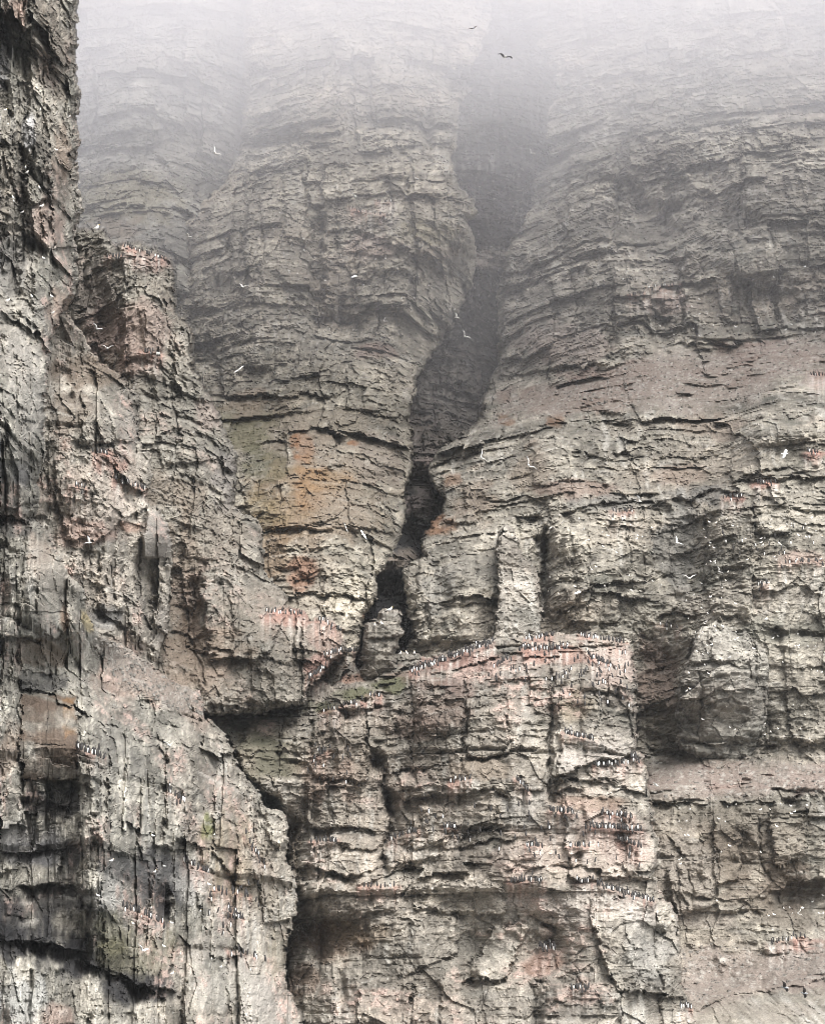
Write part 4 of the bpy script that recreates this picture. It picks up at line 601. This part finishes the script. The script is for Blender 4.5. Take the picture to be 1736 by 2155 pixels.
# ------------------------------------------------------------------ materials
def new_mat(name):
    m = bpy.data.materials.new(name); m.use_nodes = True
    return m, m.node_tree.nodes, m.node_tree.links, m.node_tree.nodes['Principled BSDF']
def rock_material():
    m, n, l, b = new_mat('rock')
    at = n.new('ShaderNodeAttribute'); at.attribute_name = 'Col'
    tc = n.new('ShaderNodeTexCoord')
    no = n.new('ShaderNodeTexNoise'); no.inputs['Scale'].default_value = 6.0; no.inputs['Detail'].default_value = 5; no.inputs['Roughness'].default_value = .65
    mp = n.new('ShaderNodeMapping'); mp.inputs['Scale'].default_value = (1, 1, 1.9)
    l.new(tc.outputs['Object'], mp.inputs['Vector']); l.new(mp.outputs['Vector'], no.inputs['Vector'])
    mr = n.new('ShaderNodeMapRange'); mr.inputs['From Min'].default_value = .3; mr.inputs['From Max'].default_value = .7; mr.inputs['To Min'].default_value = .58; mr.inputs['To Max'].default_value = 1.42
    l.new(no.outputs['Fac'], mr.inputs['Value'])
    mx = n.new('ShaderNodeVectorMath'); mx.operation = 'SCALE'; l.new(at.outputs['Color'], mx.inputs[0]); l.new(mr.outputs['Result'], mx.inputs['Scale'])
    l.new(mx.outputs['Vector'], b.inputs['Base Color'])
    bu = n.new('ShaderNodeBump'); bu.inputs['Strength'].default_value = .7; bu.inputs['Distance'].default_value = .09
    l.new(no.outputs['Fac'], bu.inputs['Height']); l.new(bu.outputs['Normal'], b.inputs['Normal'])
    b.inputs['Roughness'].default_value = .92; b.inputs['Specular IOR Level'].default_value = .15
    return m
ROCK = rock_material()

def link(o, parent=None, label=None, cat=None, group=None, kind=None):
    COL.objects.link(o)
    if parent: o.parent = parent
    if label: o['label'] = label
    if cat: o['category'] = cat
    if group: o['group'] = group
    if kind: o['kind'] = kind
    return o

# ------------------------------------------------------------------ build the relief of every rock body
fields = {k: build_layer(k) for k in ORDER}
COMP = np.full(PX.shape, 1e6, F)
for k in ORDER: COMP = np.minimum(COMP, fields[k][0])
WHICH = np.zeros(PX.shape, np.int8)
for i, k in enumerate(ORDER): WHICH[fields[k][0] <= COMP] = i

def box_all(mask, r):
    "true where the whole (2r+1) square is true"
    m = np.pad(mask.astype(np.int32), r + 1, constant_values=1); c = m.cumsum(0).cumsum(1); k = 2*r + 1
    ssum = c[k:, k:] - c[:-k, k:] - c[k:, :-k] + c[:-k, :-k]
    return ssum[:mask.shape[0], :mask.shape[1]] == k*k

def mesh_from(name, D, cf, quads, data_name=None):
    use = np.unique(quads); remap = np.full(D.size, -1, np.int64); remap[use] = np.arange(len(use))
    d = D.ravel()[use]; X, Y, Z = unproj(PX.ravel()[use].astype(np.float64), PY.ravel()[use].astype(np.float64), d)
    me = bpy.data.meshes.new(data_name or name)
    nf = len(quads); me.vertices.add(len(use)); me.loops.add(nf*4); me.polygons.add(nf)
    me.vertices.foreach_set('co', np.stack([X, Y, Z], 1).astype(F).ravel())
    me.loops.foreach_set('vertex_index', remap[quads].astype(np.int32).ravel())
    me.polygons.foreach_set('loop_start', np.arange(0, nf*4, 4, dtype=np.int32))
    ca = me.attributes.new('Col', 'FLOAT_COLOR', 'POINT')
    ca.data.foreach_set('color', np.concatenate([cf.reshape(-1, 3)[use], np.ones((len(use), 1), F)], 1).ravel())
    me.update(); me.validate(); me.shade_flat(); me.materials.append(ROCK)
    return bpy.data.objects.new(name, me)

INFO = {
 'sea_cliff': ('sea_cliff', 'big grey and black layered cliff filling the left side with a tall column', 'cliff'),
 'rock_buttress': ('rock_buttress', 'white and pink streaked buttress leaning behind the tall left column', 'rock buttress'),
 'rock_ridge': ('rock_ridge', 'misty ridge with a square topped pinnacle stepping down behind the left buttress', 'rock ridge'),
 'rock_pillar': ('rock_pillar', 'short free standing rock pillar with a capped head in front of the black slot', 'rock pillar'),
 'central_buttress': ('rock_buttress', 'big layered central buttress with pink bird ledges and a green turf ledge', 'rock buttress'),
 'rock_column': ('rock_column', 'thin pale rock column standing against the right cliff above the bird crowd', 'rock column'),
 'rock_knob': ('rock_knob', 'rounded knob of pale rock with a shadowed hollow on the right wall', 'rock knob'),
 'right_cliff': ('cliff', 'broad stepped cliff on the right of the gully fading upward into fog', 'cliff'),
 'middle_tower': ('cliff', 'tall misty cliff left of the dark gully with an orange lichen covered foot', 'cliff'),
 'gully_wall': ('gully', 'deep shadowed gully with small rubble steps between the two misty cliffs', 'gully'),
 'back_wall': ('cliff', 'faint cliff wall almost lost in fog at the upper left', 'cliff'),
}
# parts of the rock bodies that have a look of their own
PARTS = {
 'sea_cliff': [('rock_slab', P(44,1460,160,1466,166,1560,172,1642,100,1641,44,1645), 'smooth brown slab with thin cracks'), ('boulder', P(556,1702,575,1700,606,1708,610,1745,604,1772,580,1776,566,1750), 'rounded knob on the skyline edge')],
 'rock_buttress': [('rock_slab', P(311,1076,333,1074,361,1133,366,1176,305,1174,298,1128), 'smooth pointed grey slab')],
 'central_buttress': [('turf_ledge', P(672,1490,690,1470,733,1442,800,1430,866,1420,884,1432,870,1452,800,1456,740,1474,700,1492), 'dark green turf ledge')],
}
SCREE_LABEL = {'upper': 'wide reddish brown scree slope on the right below the misty wall', 'lower': 'flat pinkish scree bench right of the central buttress',
               'bottom': 'smooth brown scree in the bottom right corner', 'left': 'stony brown slope falling to the right on top of the big left cliff'}
QID = np.arange(NY*NX).reshape(NY, NX)
ROCK_OBJ = {}; SCREE_OBJ = {}
for k in ORDER:
    D, cf, keep, sd, scree, idx = fields[k]
    front = np.full(PX.shape, 1e6, F)
    for k2 in ORDER:
        if k2 != k: front = np.minimum(front, fields[k2][0])
    hid = box_all(front < D - 0.5, 16)
    ok = keep & ~hid
    qm = ok[:-1, :-1] & ok[1:, :-1] & ok[:-1, 1:] & ok[1:, 1:]
    quads = np.stack([QID[1:, :-1][qm], QID[1:, 1:][qm], QID[:-1, 1:][qm], QID[:-1, :-1][qm]], 1)
    cx = PX.ravel()[quads[:, 0]] + 0.6*JX.ravel()[quads[:, 0]]; cy = PY.ravel()[quads[:, 0]] + 0.6*JY.ravel()[quads[:, 0]]
    nm, lab, cat = INFO[k]
    left = np.ones(len(quads), bool); subs = []
    for pn_, pg, pl in PARTS.get(k, []):
        s2 = inside(cx, cy, pg) & left; subs.append((pn_, pl, s2)); left = left & ~s2
    for key, (lay, pg) in SCREE.items():
        if lay == k:
            s2 = inside(cx, cy, pg) & left; left = left & ~s2
            SCREE_OBJ[key] = link(mesh_from('scree_slope', D, cf, quads[s2]), None, SCREE_LABEL[key], 'scree', 'loose scree slopes', 'structure')
    o = mesh_from(nm, D, cf, quads[left])
    thing = k in ('rock_pillar', 'rock_column')
    ROCK_OBJ[k] = link(o, None, lab, cat, None, None if thing else 'structure')
    for pn_, pl, s2 in subs:
        po = mesh_from(pn_, D, cf, quads[s2]); link(po, o); po['label'] = pl

# ------------------------------------------------------------------ sea
def sea():
    m, n, l, b = new_mat('sea_water')
    b.inputs['Base Color'].default_value = (.03, .045, .05, 1); b.inputs['Roughness'].default_value = .12
    no = n.new('ShaderNodeTexNoise'); no.inputs['Scale'].default_value = .6; no.inputs['Detail'].default_value = 6
    tc = n.new('ShaderNodeTexCoord'); l.new(tc.outputs['Object'], no.inputs['Vector'])
    bu = n.new('ShaderNodeBump'); bu.inputs['Distance'].default_value = .5; bu.inputs['Strength'].default_value = .6
    l.new(no.outputs['Fac'], bu.inputs['Height']); l.new(bu.outputs['Normal'], b.inputs['Normal'])
    me = bpy.data.meshes.new('sea'); me.from_pydata([(-3000, -3000, 0), (3000, -3000, 0), (3000, 3000, 0), (-3000, 3000, 0)], [], [(0, 1, 2, 3)])
    me.materials.append(m); o = bpy.data.objects.new('sea', me)
    link(o, None, 'dark rippled sea at the foot of the cliffs', 'sea', None, 'structure')
sea()

# ------------------------------------------------------------------ air: thin haze round everything, and the cloud that hangs on the upper cliffs
def vol_mat(name, dens, col):
    m = bpy.data.materials.new(name); m.use_nodes = True; n = m.node_tree.nodes; n.clear()
    out = n.new('ShaderNodeOutputMaterial'); v = n.new('ShaderNodeVolumePrincipled')
    v.inputs['Density'].default_value = dens; v.inputs['Color'].default_value = (*col, 1); v.inputs['Anisotropy'].default_value = 0.0
    m.node_tree.links.new(v.outputs['Volume'], out.inputs['Volume'])
    m.cycles.homogeneous_volume = True
    return m
def cloud(name, prof, dens, label, seed, top, bump=1.5):
    pts = [unproj(W/2, y, Y)[1:] for y, Y in prof]
    xs = np.linspace(-200, 200, 81); V = []; Fc = []
    ys = np.array([p[0] for p in pts]); zs = np.array([p[1] for p in pts])
    t = np.linspace(0, 1, 64); Ys = np.interp(t, np.linspace(0, 1, len(pts)), ys); Zs = np.interp(t, np.linspace(0, 1, len(pts)), zs)
    n = len(t)
    for x in xs:
        a = np.stack([np.full(n, x/30), Ys/30, Zs/22], 0)
        w = (fbm(a[0] + seed, a[1], a[2], 3)*9 + 6*vn(a[0]*.5 + 4, a[1]*.5, a[2]*.4))*bump
        for k in range(n): V.append((x, Ys[k] + w[k]*min(1, k/8), Zs[k] + 0.3*w[k]*min(1, k/8)))
    for i in range(len(xs) - 1):
        for k in range(n - 1): Fc.append((i*n + k, i*n + k + 1, (i+1)*n + k + 1, (i+1)*n + k))
    yb = 470; base = len(V); nx = len(xs)
    for x in xs: V += [(x, Ys[-1], top), (x, yb, top), (x, yb, Zs[0])]
    for i in range(nx - 1):
        a, b = base + 3*i, base + 3*i + 3; l0, l1 = i*n + n - 1, (i+1)*n + n - 1; f0, f1 = i*n, (i+1)*n
        Fc += [(l0, a, b, l1), (a, a+1, b+1, b), (a+1, a+2, b+2, b+1), (a+2, f0, f1, b+2)]
    for i, fl in ((0, 1), (nx - 1, 0)):
        loop = [i*n + k for k in range(n)] + [base + 3*i, base + 3*i + 1, base + 3*i + 2]
        Fc.append(tuple(loop if fl else loop[::-1]))
    me = bpy.data.meshes.new(name); me.from_pydata(V, [], Fc)
    bm = bmesh.new(); bm.from_mesh(me); bmesh.ops.recalc_face_normals(bm, faces=bm.faces); bm.to_mesh(me); bm.free()
    me.materials.append(vol_mat(name + '_air', dens, (.88, .874, .905)))
    link(bpy.data.objects.new(name, me), None, label, 'fog', None, 'stuff')
TOP = 168.0
cloud('cloud', [(640,340),(560,316),(500,302),(400,291),(300,278),(200,257),(100,229),(0,202),(-60,190),(-120,178)], 0.011, 'dense white fog bank hanging on the top of the cliffs', 0, TOP)
cloud('mist', [(1000,330),(900,262),(800,246),(700,236),(600,228),(500,222),(400,216),(300,206),(200,196),(100,188),(0,180),(-140,172)], 0.0032, 'thin pale mist drifting across the middle of the cliffs', 20, TOP + 1.5)
def haze():
    me = bpy.data.meshes.new('haze'); x, y0, y1, z0, z1 = 230, -40, 500, -1.2, TOP + 4
    me.from_pydata([(-x,y0,z0),(x,y0,z0),(x,y1,z0),(-x,y1,z0),(-x,y0,z1),(x,y0,z1),(x,y1,z1),(-x,y1,z1)], [], [(0,3,2,1),(4,5,6,7),(0,1,5,4),(1,2,6,5),(2,3,7,6),(3,0,4,7)])
    me.materials.append(vol_mat('haze_air', 0.00010, (.97, .98, 1.0)))
    link(bpy.data.objects.new('haze', me), None, 'faint even haze in the air before the cliffs', 'haze', None, 'stuff')
haze()

# ------------------------------------------------------------------ birds
def mat_plain(name, c, rough=.7):
    m, n, l, b = new_mat(name)
    no = n.new('ShaderNodeTexNoise'); no.inputs['Scale'].default_value = 30
    mr = n.new('ShaderNodeMapRange'); mr.inputs['To Min'].default_value = .85; mr.inputs['To Max'].default_value = 1.12
    l.new(no.outputs['Fac'], mr.inputs['Value'])
    mx = n.new('ShaderNodeVectorMath'); mx.operation = 'SCALE'; mx.inputs[0].default_value = c; l.new(mr.outputs['Result'], mx.inputs['Scale'])
    l.new(mx.outputs['Vector'], b.inputs['Base Color']); b.inputs['Roughness'].default_value = rough
    return m
WHITE = mat_plain('white_feathers', (.86, .86, .84)); BLACK = mat_plain('black_feathers', (.022, .02, .02)); GREY = mat_plain('grey_feathers', (.42, .44, .47))
DARKG = mat_plain('wing_tip', (.05, .05, .055)); BILL = mat_plain('yellow_bill', (.5, .36, .08)); BROWN = mat_plain('brown_feathers', (.06, .05, .045))

def loft(bm, rings, mats, pick):
    "rings of (centre, rx, ry, direction); returns face list with material picked per face"
    n = 8; prev = None; faces = []
    for r, (c, rx, ry, ax) in enumerate(rings):
        c = np.array(c, float); ax = np.array(ax, float); ax /= np.linalg.norm(ax)
        side = np.array((1.0, 0, 0)); upv = np.cross(side, ax); upv /= np.linalg.norm(upv)
        vs = [bm.verts.new(c + side*rx*math.cos(2*math.pi*k/n) + upv*ry*math.sin(2*math.pi*k/n)) for k in range(n)]
        if prev:
            for k in range(n):
                f = bm.faces.new((prev[k], prev[(k+1) % n], vs[(k+1) % n], vs[k])); f.material_index = pick(r, k); f.smooth = True; faces.append(((r, k), f))
        else: bm.faces.new(vs[::-1]).material_index = pick(0, 0)
        prev = vs
    bm.faces.new(prev).material_index = pick(len(rings), 2)
    return dict(faces)
def fin(bm, name, mats):
    bmesh.ops.recalc_face_normals(bm, faces=bm.faces)
    me = bpy.data.meshes.new(name); bm.to_mesh(me); bm.free()
    for m in mats: me.materials.append(m)
    return me
def guillemot(lean, front):
    # standing auk: belly towards -Y (front), dark back and head
    bm = bmesh.new(); q = math.sin(lean)
    sp = [(0.0, .03, .03), (.05, .058, .062), (.13, .072, .078), (.22, .064, .07), (.29, .044, .05), (.325, .045, .047), (.365, .046, .052), (.395, .028, .032)]
    rings = [((0, -h*q + (.02 if h > .3 else 0)*-1, h*math.cos(lean)), a, b, (0, -q, math.cos(lean))) for h, a, b in sp]
    def pick(r, k):
        return 0 if (r <= 4 and k in (1, 2)) else 1
    loft(bm, rings, None, pick)
    # bill, tail and feet grow from the same skin
    top = [f for f in bm.faces if abs(f.calc_center_median().z - .36*math.cos(lean)) < .025 and f.normal.y < -.5]
    bm.normal_update()
    top = sorted([f for f in bm.faces if .33 < f.calc_center_median().z/math.cos(lean) < .385], key=lambda f: f.calc_center_median().y)[:1]
    for f in top:
        r = bmesh.ops.extrude_discrete_faces(bm, faces=[f])['faces'][0]
        for v in r.verts: v.co = v.co*0.15 + r.calc_center_median()*0.85 + __import__('mathutils').Vector((0, -.075, -.008))
        r.material_index = 1
    low = sorted([f for f in bm.faces if f.calc_center_median().z < .06], key=lambda f: -f.calc_center_median().y)[:1]
    for f in low:
        r = bmesh.ops.extrude_discrete_faces(bm, faces=[f])['faces'][0]; c = r.calc_center_median()
        for v in r.verts: v.co = v.co*0.4 + c*0.6 + __import__('mathutils').Vector((0, .06, -.03))
        r.material_index = 1
    return fin(bm, 'guillemot', [WHITE, BLACK])
def kittiwake():
    bm = bmesh.new()
    sp = [((0, .20, .11), .012, .010), ((0, .14, .115), .05, .035), ((0, .05, .12), .075, .065), ((0, -.05, .14), .075, .075), ((0, -.10, .19), .045, .05), ((0, -.12, .245), .042, .045), ((0, -.15, .255), .022, .022), ((0, -.20, .25), .008, .008)]
    rings = [(c, a, b, (0, -1, .25 + (.8 if i in (4,) else 0))) for i, (c, a, b) in enumerate(sp)]
    loft(bm, rings, None, lambda r, k: (1 if (r <= 3 and k in (5, 6)) else (2 if r >= 7 else 0)))
    return fin(bm, 'kittiwake', [WHITE, GREY, BILL])
def gull(up1, bend, span=1.15, body_m=0, wing_m=1, tip_m=2, mats=None):
    # flying bird: head to -Y, wings grown out of the body's flanks
    bm = bmesh.new()
    sp = [((0, .26, .0), .055, .006), ((0, .16, .0), .05, .022), ((0, .04, .0), .07, .06), ((0, -.08, .01), .068, .065), ((0, -.17, .02), .042, .045), ((0, -.22, .025), .040, .042), ((0, -.26, .02), .02, .02), ((0, -.31, .015), .006, .006)]
    rings = [(c, a, b, (0, -1, 0)) for c, a, b in sp]
    fs = loft(bm, rings, None, lambda r, k: body_m)
    V = __import__('mathutils').Vector
    for side, ks in ((1, (7, 0)), (-1, (3, 4))):
        f = [fs[(3, k)] for k in ks]
        f = fs[(3, ks[1] if side == 1 else ks[0])]
        cur = f
        stations = [(.12, .12, .030), (.30, .11, .018), (.46, .075, .010), (span/2, .012, .004)]
        x0 = .06; z = .02; y = -.02
        for i, (dx, ch, th) in enumerate(stations):
            r = bmesh.ops.extrude_discrete_faces(bm, faces=[cur])['faces'][0]
            ang = up1 if i < 2 else up1 - bend
            step = dx - (stations[i-1][0] if i else 0.05)
            x0 += step*math.cos(ang); z += step*math.sin(ang); y += [0, -.03, .04, .09][i]
            vs = list(r.verts); c0 = r.calc_center_median()
            vs_sorted = sorted(vs, key=lambda v: (v.co.y))
            fr = sorted(vs_sorted[:2], key=lambda v: v.co.z); bk = sorted(vs_sorted[2:], key=lambda v: v.co.z)
            for v, yy, zz in ((fr[0], -ch, -th), (fr[1], -ch, th), (bk[0], ch, -th), (bk[1], ch, th)): v.co = V((side*x0, y + yy, z + zz))
            m = tip_m if i == 3 else wing_m
            r.material_index = m
            for e in r.edges:
                for g in e.link_faces:
                    if g is not r: g.material_index = m
            cur = r
    return fin(bm, 'gull', mats or [WHITE, WHITE, GREY])

def comp_at(x, y, r=1):
    j = int(np.clip(round((x - X0)/S), 2, NX - 3)); i = int(np.clip(round((y + 80)/S), 2, NY - 3))
    return float(COMP[i-r:i+r+1, j-r:j+r+1].min()), float(COMP[i, j])
random.seed(5)
G_MESH = [guillemot(.10, 0), guillemot(.24, 0), guillemot(-.02, 0)]
KM = kittiwake()
cands = []
for (x0, y0, x1, y1, n, th, lab) in ROWS:
    n = int(n*1.35)
    for k in range(n):
        t = (k + random.gauss(.5, .8))/n; x = x0 + (x1 - x0)*t; y = y0 + (y1 - y0)*t - random.uniform(-1, th) + 1 + random.choice((0, 0, 0, random.gauss(0, 5)))
        dmin, d = comp_at(x, y + 3.0, 2)
        cands.append((dmin, x, y, lab))
cands.sort(key=lambda c: c[0])
far_bm = bmesh.new(); nfar = 0
first = True
for i, (d, x, y, lab) in enumerate(cands):
    X, Y, Z = unproj(x, y, d - 0.16)
    back = random.random() < .74               # most stand facing the rock
    rz = (math.pi if back else 0) + random.gauss(0, .7)
    sz = random.uniform(.92, 1.12); me = random.choice(G_MESH)
    if i < 300:
        o = bpy.data.objects.new('guillemot', me); o.location = (X, Y, Z); o.rotation_euler = (random.gauss(0, .06), random.gauss(0, .06), rz); o.scale = (sz*.86, sz*.86, sz*.95)
        link(o, None, ('white fronted ' if abs(math.remainder(rz, 2*math.pi)) < 1.3 else 'dark backed ') + lab if len(lab.split()) < 15 else lab, 'bird', lab.replace('guillemot', 'guillemots', 1))
    else:
        tmp = bmesh.new(); tmp.from_mesh(me)
        from mathutils import Matrix
        tmp.transform(Matrix.Translation((X, Y, Z)) @ Matrix.Rotation(rz, 4, 'Z') @ Matrix.Scale(sz, 4))
        mm = bpy.data.meshes.new('t'); tmp.to_mesh(mm); tmp.free(); far_bm.from_mesh(mm); bpy.data.meshes.remove(mm); nfar += 1
fm = fin(far_bm, 'distant_guillemots', [WHITE, BLACK])
link(bpy.data.objects.new('guillemot_colony', fm), None, 'far rows of tiny black and white guillemots on the ledges farther back', 'bird colony', None, 'stuff')

# kittiwakes dotted over the walls: x0,y0,x1,y1,n,label
KIT = [
 (1150,1090,1480,1320,34,'white kittiwake dotted on the dark banded wall right of the thin column'),
 (1480,1090,1740,1320,52,'white kittiwake nesting on the stepped wall under the square block'),
 (1440,1320,1740,1560,52,'white kittiwake nesting on and around the rounded knob of the right wall'),
 (1390,1690,1740,1930,40,'white kittiwake on the broken wall below the flat scree bench'),
 (1290,540,1740,720,30,'white kittiwake on the misty wall above the reddish scree'),
 (560,440,960,720,30,'white kittiwake on the misty tower left of the gully'),
 (10,200,150,680,18,'white kittiwake on the tall near column'),
 (200,1700,560,2060,20,'white kittiwake on the face of the big left cliff'),
]
random.seed(9)
for (x0, y0, x1, y1, n, lab) in KIT:
    for k in range(n):
        bx = None
        for tr in range(6):             # settle on a small step: a place where the rock just below stands out
            x = random.uniform(x0, x1); y = random.uniform(y0, y1); a = comp_at(x, y - 6, 0)[1]; b = comp_at(x, y + 5, 0)[1]
            if bx is None or a - b > bx[0]: bx = (a - b, x, y)
        _, x, y = bx; d = comp_at(x, y + 3)[0]
        if d > 1e5: continue
        X, Y, Z = unproj(x, y, d - .08)
        o = bpy.data.objects.new('kittiwake', KM); o.location = (X, Y, Z); o.rotation_euler = (0, 0, random.uniform(-1.6, 1.6)); o.scale = (random.uniform(.65, .9),)*3
        link(o, None, lab, 'bird', lab.replace('kittiwake', 'kittiwakes', 1))
# singled-out perched gulls
for x, y, s, rz, lab in ((203,487,2.3,.9,'large white gull perched on the flat rock left of the misty pinnacle'), (820,1288,1.6,1.2,'white gull perched on top of the rock pillar head'),
   (788,1320,1.4,.3,'white gull sitting on the left shoulder of the rock pillar'), (803,1316,1.3,-.6,'white gull sitting just under the rock pillar head'),
   (842,1380,1.4,.6,'first white gull beside the foot of the rock pillar'), (856,1379,1.4,-.4,'white gull between two others on the saddle by the pillar'), (871,1379,1.4,.2,'white gull farthest from the pillar on the saddle'),
   (1611,1308,1.5,.6,'white gull on the top corner of the rounded right knob')):
    d = comp_at(x, y + 4, 2)[0]; X, Y, Z = unproj(x, y, d - .12)
    o = bpy.data.objects.new('gull', KM); o.location = (X, Y, Z); o.rotation_euler = (0, 0, rz); o.scale = (s,)*3
    link(o, None, lab, 'bird', 'gulls perched on the rocks')

# flying gulls: x, y, ahead-of-rock metres, span px, roll, heading, mesh, label
GM = {'flat': gull(.12, .3), 'up': gull(.75, .5), 'steep': gull(1.15, .5), 'down': gull(-.35, .1),
      'dark': gull(.35, .7, .75, 0, 1, 1, [WHITE, BLACK]), 'grey': gull(.3, .4, 1.0, 0, 1, 1, [GREY, BROWN])}
FLY = [
 (453,322,135,30,.9,.15,'up','bright white gull with raised wings high over the foggy left hollow'),
 (1062,120,100,24,.15,.35,'dark','black winged seabird gliding in the white fog near the top'),
 (995,60,110,20,-.5,.5,'grey','faint grey seabird at the very top in thick fog'),
 (877,376,30,12,.2,.6,'flat','small pale gull beside the upper edge of the misty tower'),
 (745,412,30,20,.1,1.2,'flat','pale gull gliding above the guillemot ledge of the misty tower'),
 (397,498,60,16,.3,.9,'up','faint gull over the hazy saddle right of the pinnacle'),
 (512,604,60,20,.3,-.2,'up','white gull flying before the left edge of the misty tower'),
 (745,582,30,22,-.5,1.2,'flat','pale gull banking in the middle of the misty tower'),
 (1117,322,30,18,.7,.3,'up','small gull fluttering beside the top of the dark gully'),
 (960,668,40,18,.5,1.0,'up','gull with bent wings at the left rim of the dark gully'),
 (978,708,100,24,.8,.2,'up','bright white gull with one wing up against the black gully'),
 (808,676,30,16,.8,.4,'steep','pale gull above the brown patch of the misty tower'),
 (205,692,50,18,.4,.6,'up','dim gull in front of the dark foot of the misty pinnacle'),
 (227,733,50,20,.0,.2,'up','white gull with arched wings beside the near column'),
 (503,778,40,24,-.7,.3,'flat','thin white gull tilted before the dark layered rocks'),
 (1012,962,40,28,1.2,.1,'up','white gull with upright spread wings left of the scree'),
 (1112,980,60,32,.9,.2,'up','brightest white gull over the brown rocks right of the gully'),
 (1340,1054,30,26,.0,1.5,'up','white gull gliding along the long dark overhang'),
 (728,1112,30,20,1.2,.3,'flat','white gull crossing below the orange lichen rock'),
 (765,1125,30,20,1.0,-.5,'flat','white gull just right of another below the lichen rock'),
 (1650,955,30,24,-.9,1.0,'flat','thin pale gull slanting before the dark right rim'),
 (188,1142,16,18,-1.1,.8,'steep','pale gull diving across the white streaked buttress'),
 (352,1567,10,24,.3,1.3,'flat','pale gull gliding before the columns of the big left cliff'),
 (1425,1142,20,22,.9,-.5,'up','pale gull with spread tail in the dark alcove'),
 (1450,1217,20,26,.0,.0,'up','white gull seen head on with both wings spread in the alcove'),
 (1512,1203,16,18,.8,.4,'up','white gull fluttering at the right edge of the dark alcove'),
 (1215,1247,14,22,-.4,1.0,'flat','pale gull gliding below the banded wall'),
 (1378,1652,14,20,.3,1.2,'flat','pale gull low over the flat scree bench'),
 (1678,1922,16,20,1.3,.2,'steep','pale gull in the dark hollow at the lower right'),
 (1650,2078,30,24,.7,1.1,'grey','dark seabird with upswept wings over the bottom right scree'),
 (1691,2090,30,18,.9,1.3,'grey','smaller dark seabird at the lower right near another'),
 (300,2000,10,12,.3,.8,'up','small white gull before the mossy base of the left cliff'),
]
for x, y, dz, span, roll, head, kind, lab in FLY:
    d = comp_at(x, y, 6)[0]
    if d > 1e5: d = 330
    d = d - dz; X, Y, Z = unproj(x, y, d)
    px = 2*TAN*d/H; w = .75 if kind == 'dark' else (1.0 if kind == 'grey' else 1.15)
    sc_ = min(1.8, max(.8, span*px/w*1.35))
    o = bpy.data.objects.new('seabird' if kind in ('dark', 'grey') else 'flying_gull', GM[kind]); o.location = (X, Y, Z); o.rotation_euler = (.25, roll, head); o.scale = (sc_,)*3
    link(o, None, lab, 'bird', 'gulls flying in front of the cliffs')

# ------------------------------------------------------------------ loose stones on the scree
def rubble(key, n, seed):
    lay, pg = SCREE[key]; r = np.random.default_rng(seed); a = np.array(pg, float)
    V = []; Fc = []; cols = []
    base = np.array([(-1,-1,-1),(1,-1,-1),(1,1,-1),(-1,1,-1),(-1,-1,1),(1,-1,1),(1,1,1),(-1,1,1)], float)
    quad = [(0,3,2,1),(4,5,6,7),(0,1,5,4),(1,2,6,5),(2,3,7,6),(3,0,4,7)]
    k = 0; tries = 0
    while k < n and tries < n*8:
        tries += 1
        x = r.uniform(a[:, 0].min(), min(a[:, 0].max(), W + 40)); y = r.uniform(a[:, 1].min(), a[:, 1].max())
        if not inside(np.array([x]), np.array([y]), pg)[0]: continue
        d = comp_at(x, y, 0)[1]
        if d > 1e5: continue
        X, Y, Z = unproj(x, y, d)
        s = 0.04 + 0.11*r.random()**4
        jit = base*r.uniform(.6, 1.1, (8, 3))*s*np.array([1.2, 1, .7]); c, sn = math.cos(r.uniform(0, 6.28)), math.sin(r.uniform(0, 6.28))
        th = r.uniform(0, 6.28); c, sn = math.cos(th), math.sin(th)
        v = np.stack([jit[:, 0]*c - jit[:, 1]*sn + X, jit[:, 0]*sn + jit[:, 1]*c + Y, jit[:, 2] + Z], 1)
        o = len(V); V += v.tolist(); Fc += [tuple(o + i for i in q) for q in quad]
        g = r.uniform(.13, .22); cols += [(g, g*.95, g*.87, 1)]*8; k += 1
    me = bpy.data.meshes.new('rubble'); me.from_pydata(V, [], Fc)
    ca = me.attributes.new('Col', 'FLOAT_COLOR', 'POINT'); ca.data.foreach_set('color', np.array(cols, F).ravel())
    me.materials.append(ROCK)
    link(bpy.data.objects.new('rubble', me), None, 'small pale loose stones on the ' + {'upper': 'wide reddish scree slope', 'lower': 'flat scree bench', 'bottom': 'bottom right scree', 'left': 'slope on the left cliff'}[key], 'stones', None, 'stuff')
for i, (k_, n_) in enumerate((('upper', 900), ('lower', 260), ('bottom', 300), ('left', 420))): rubble(k_, n_, 50 + i)
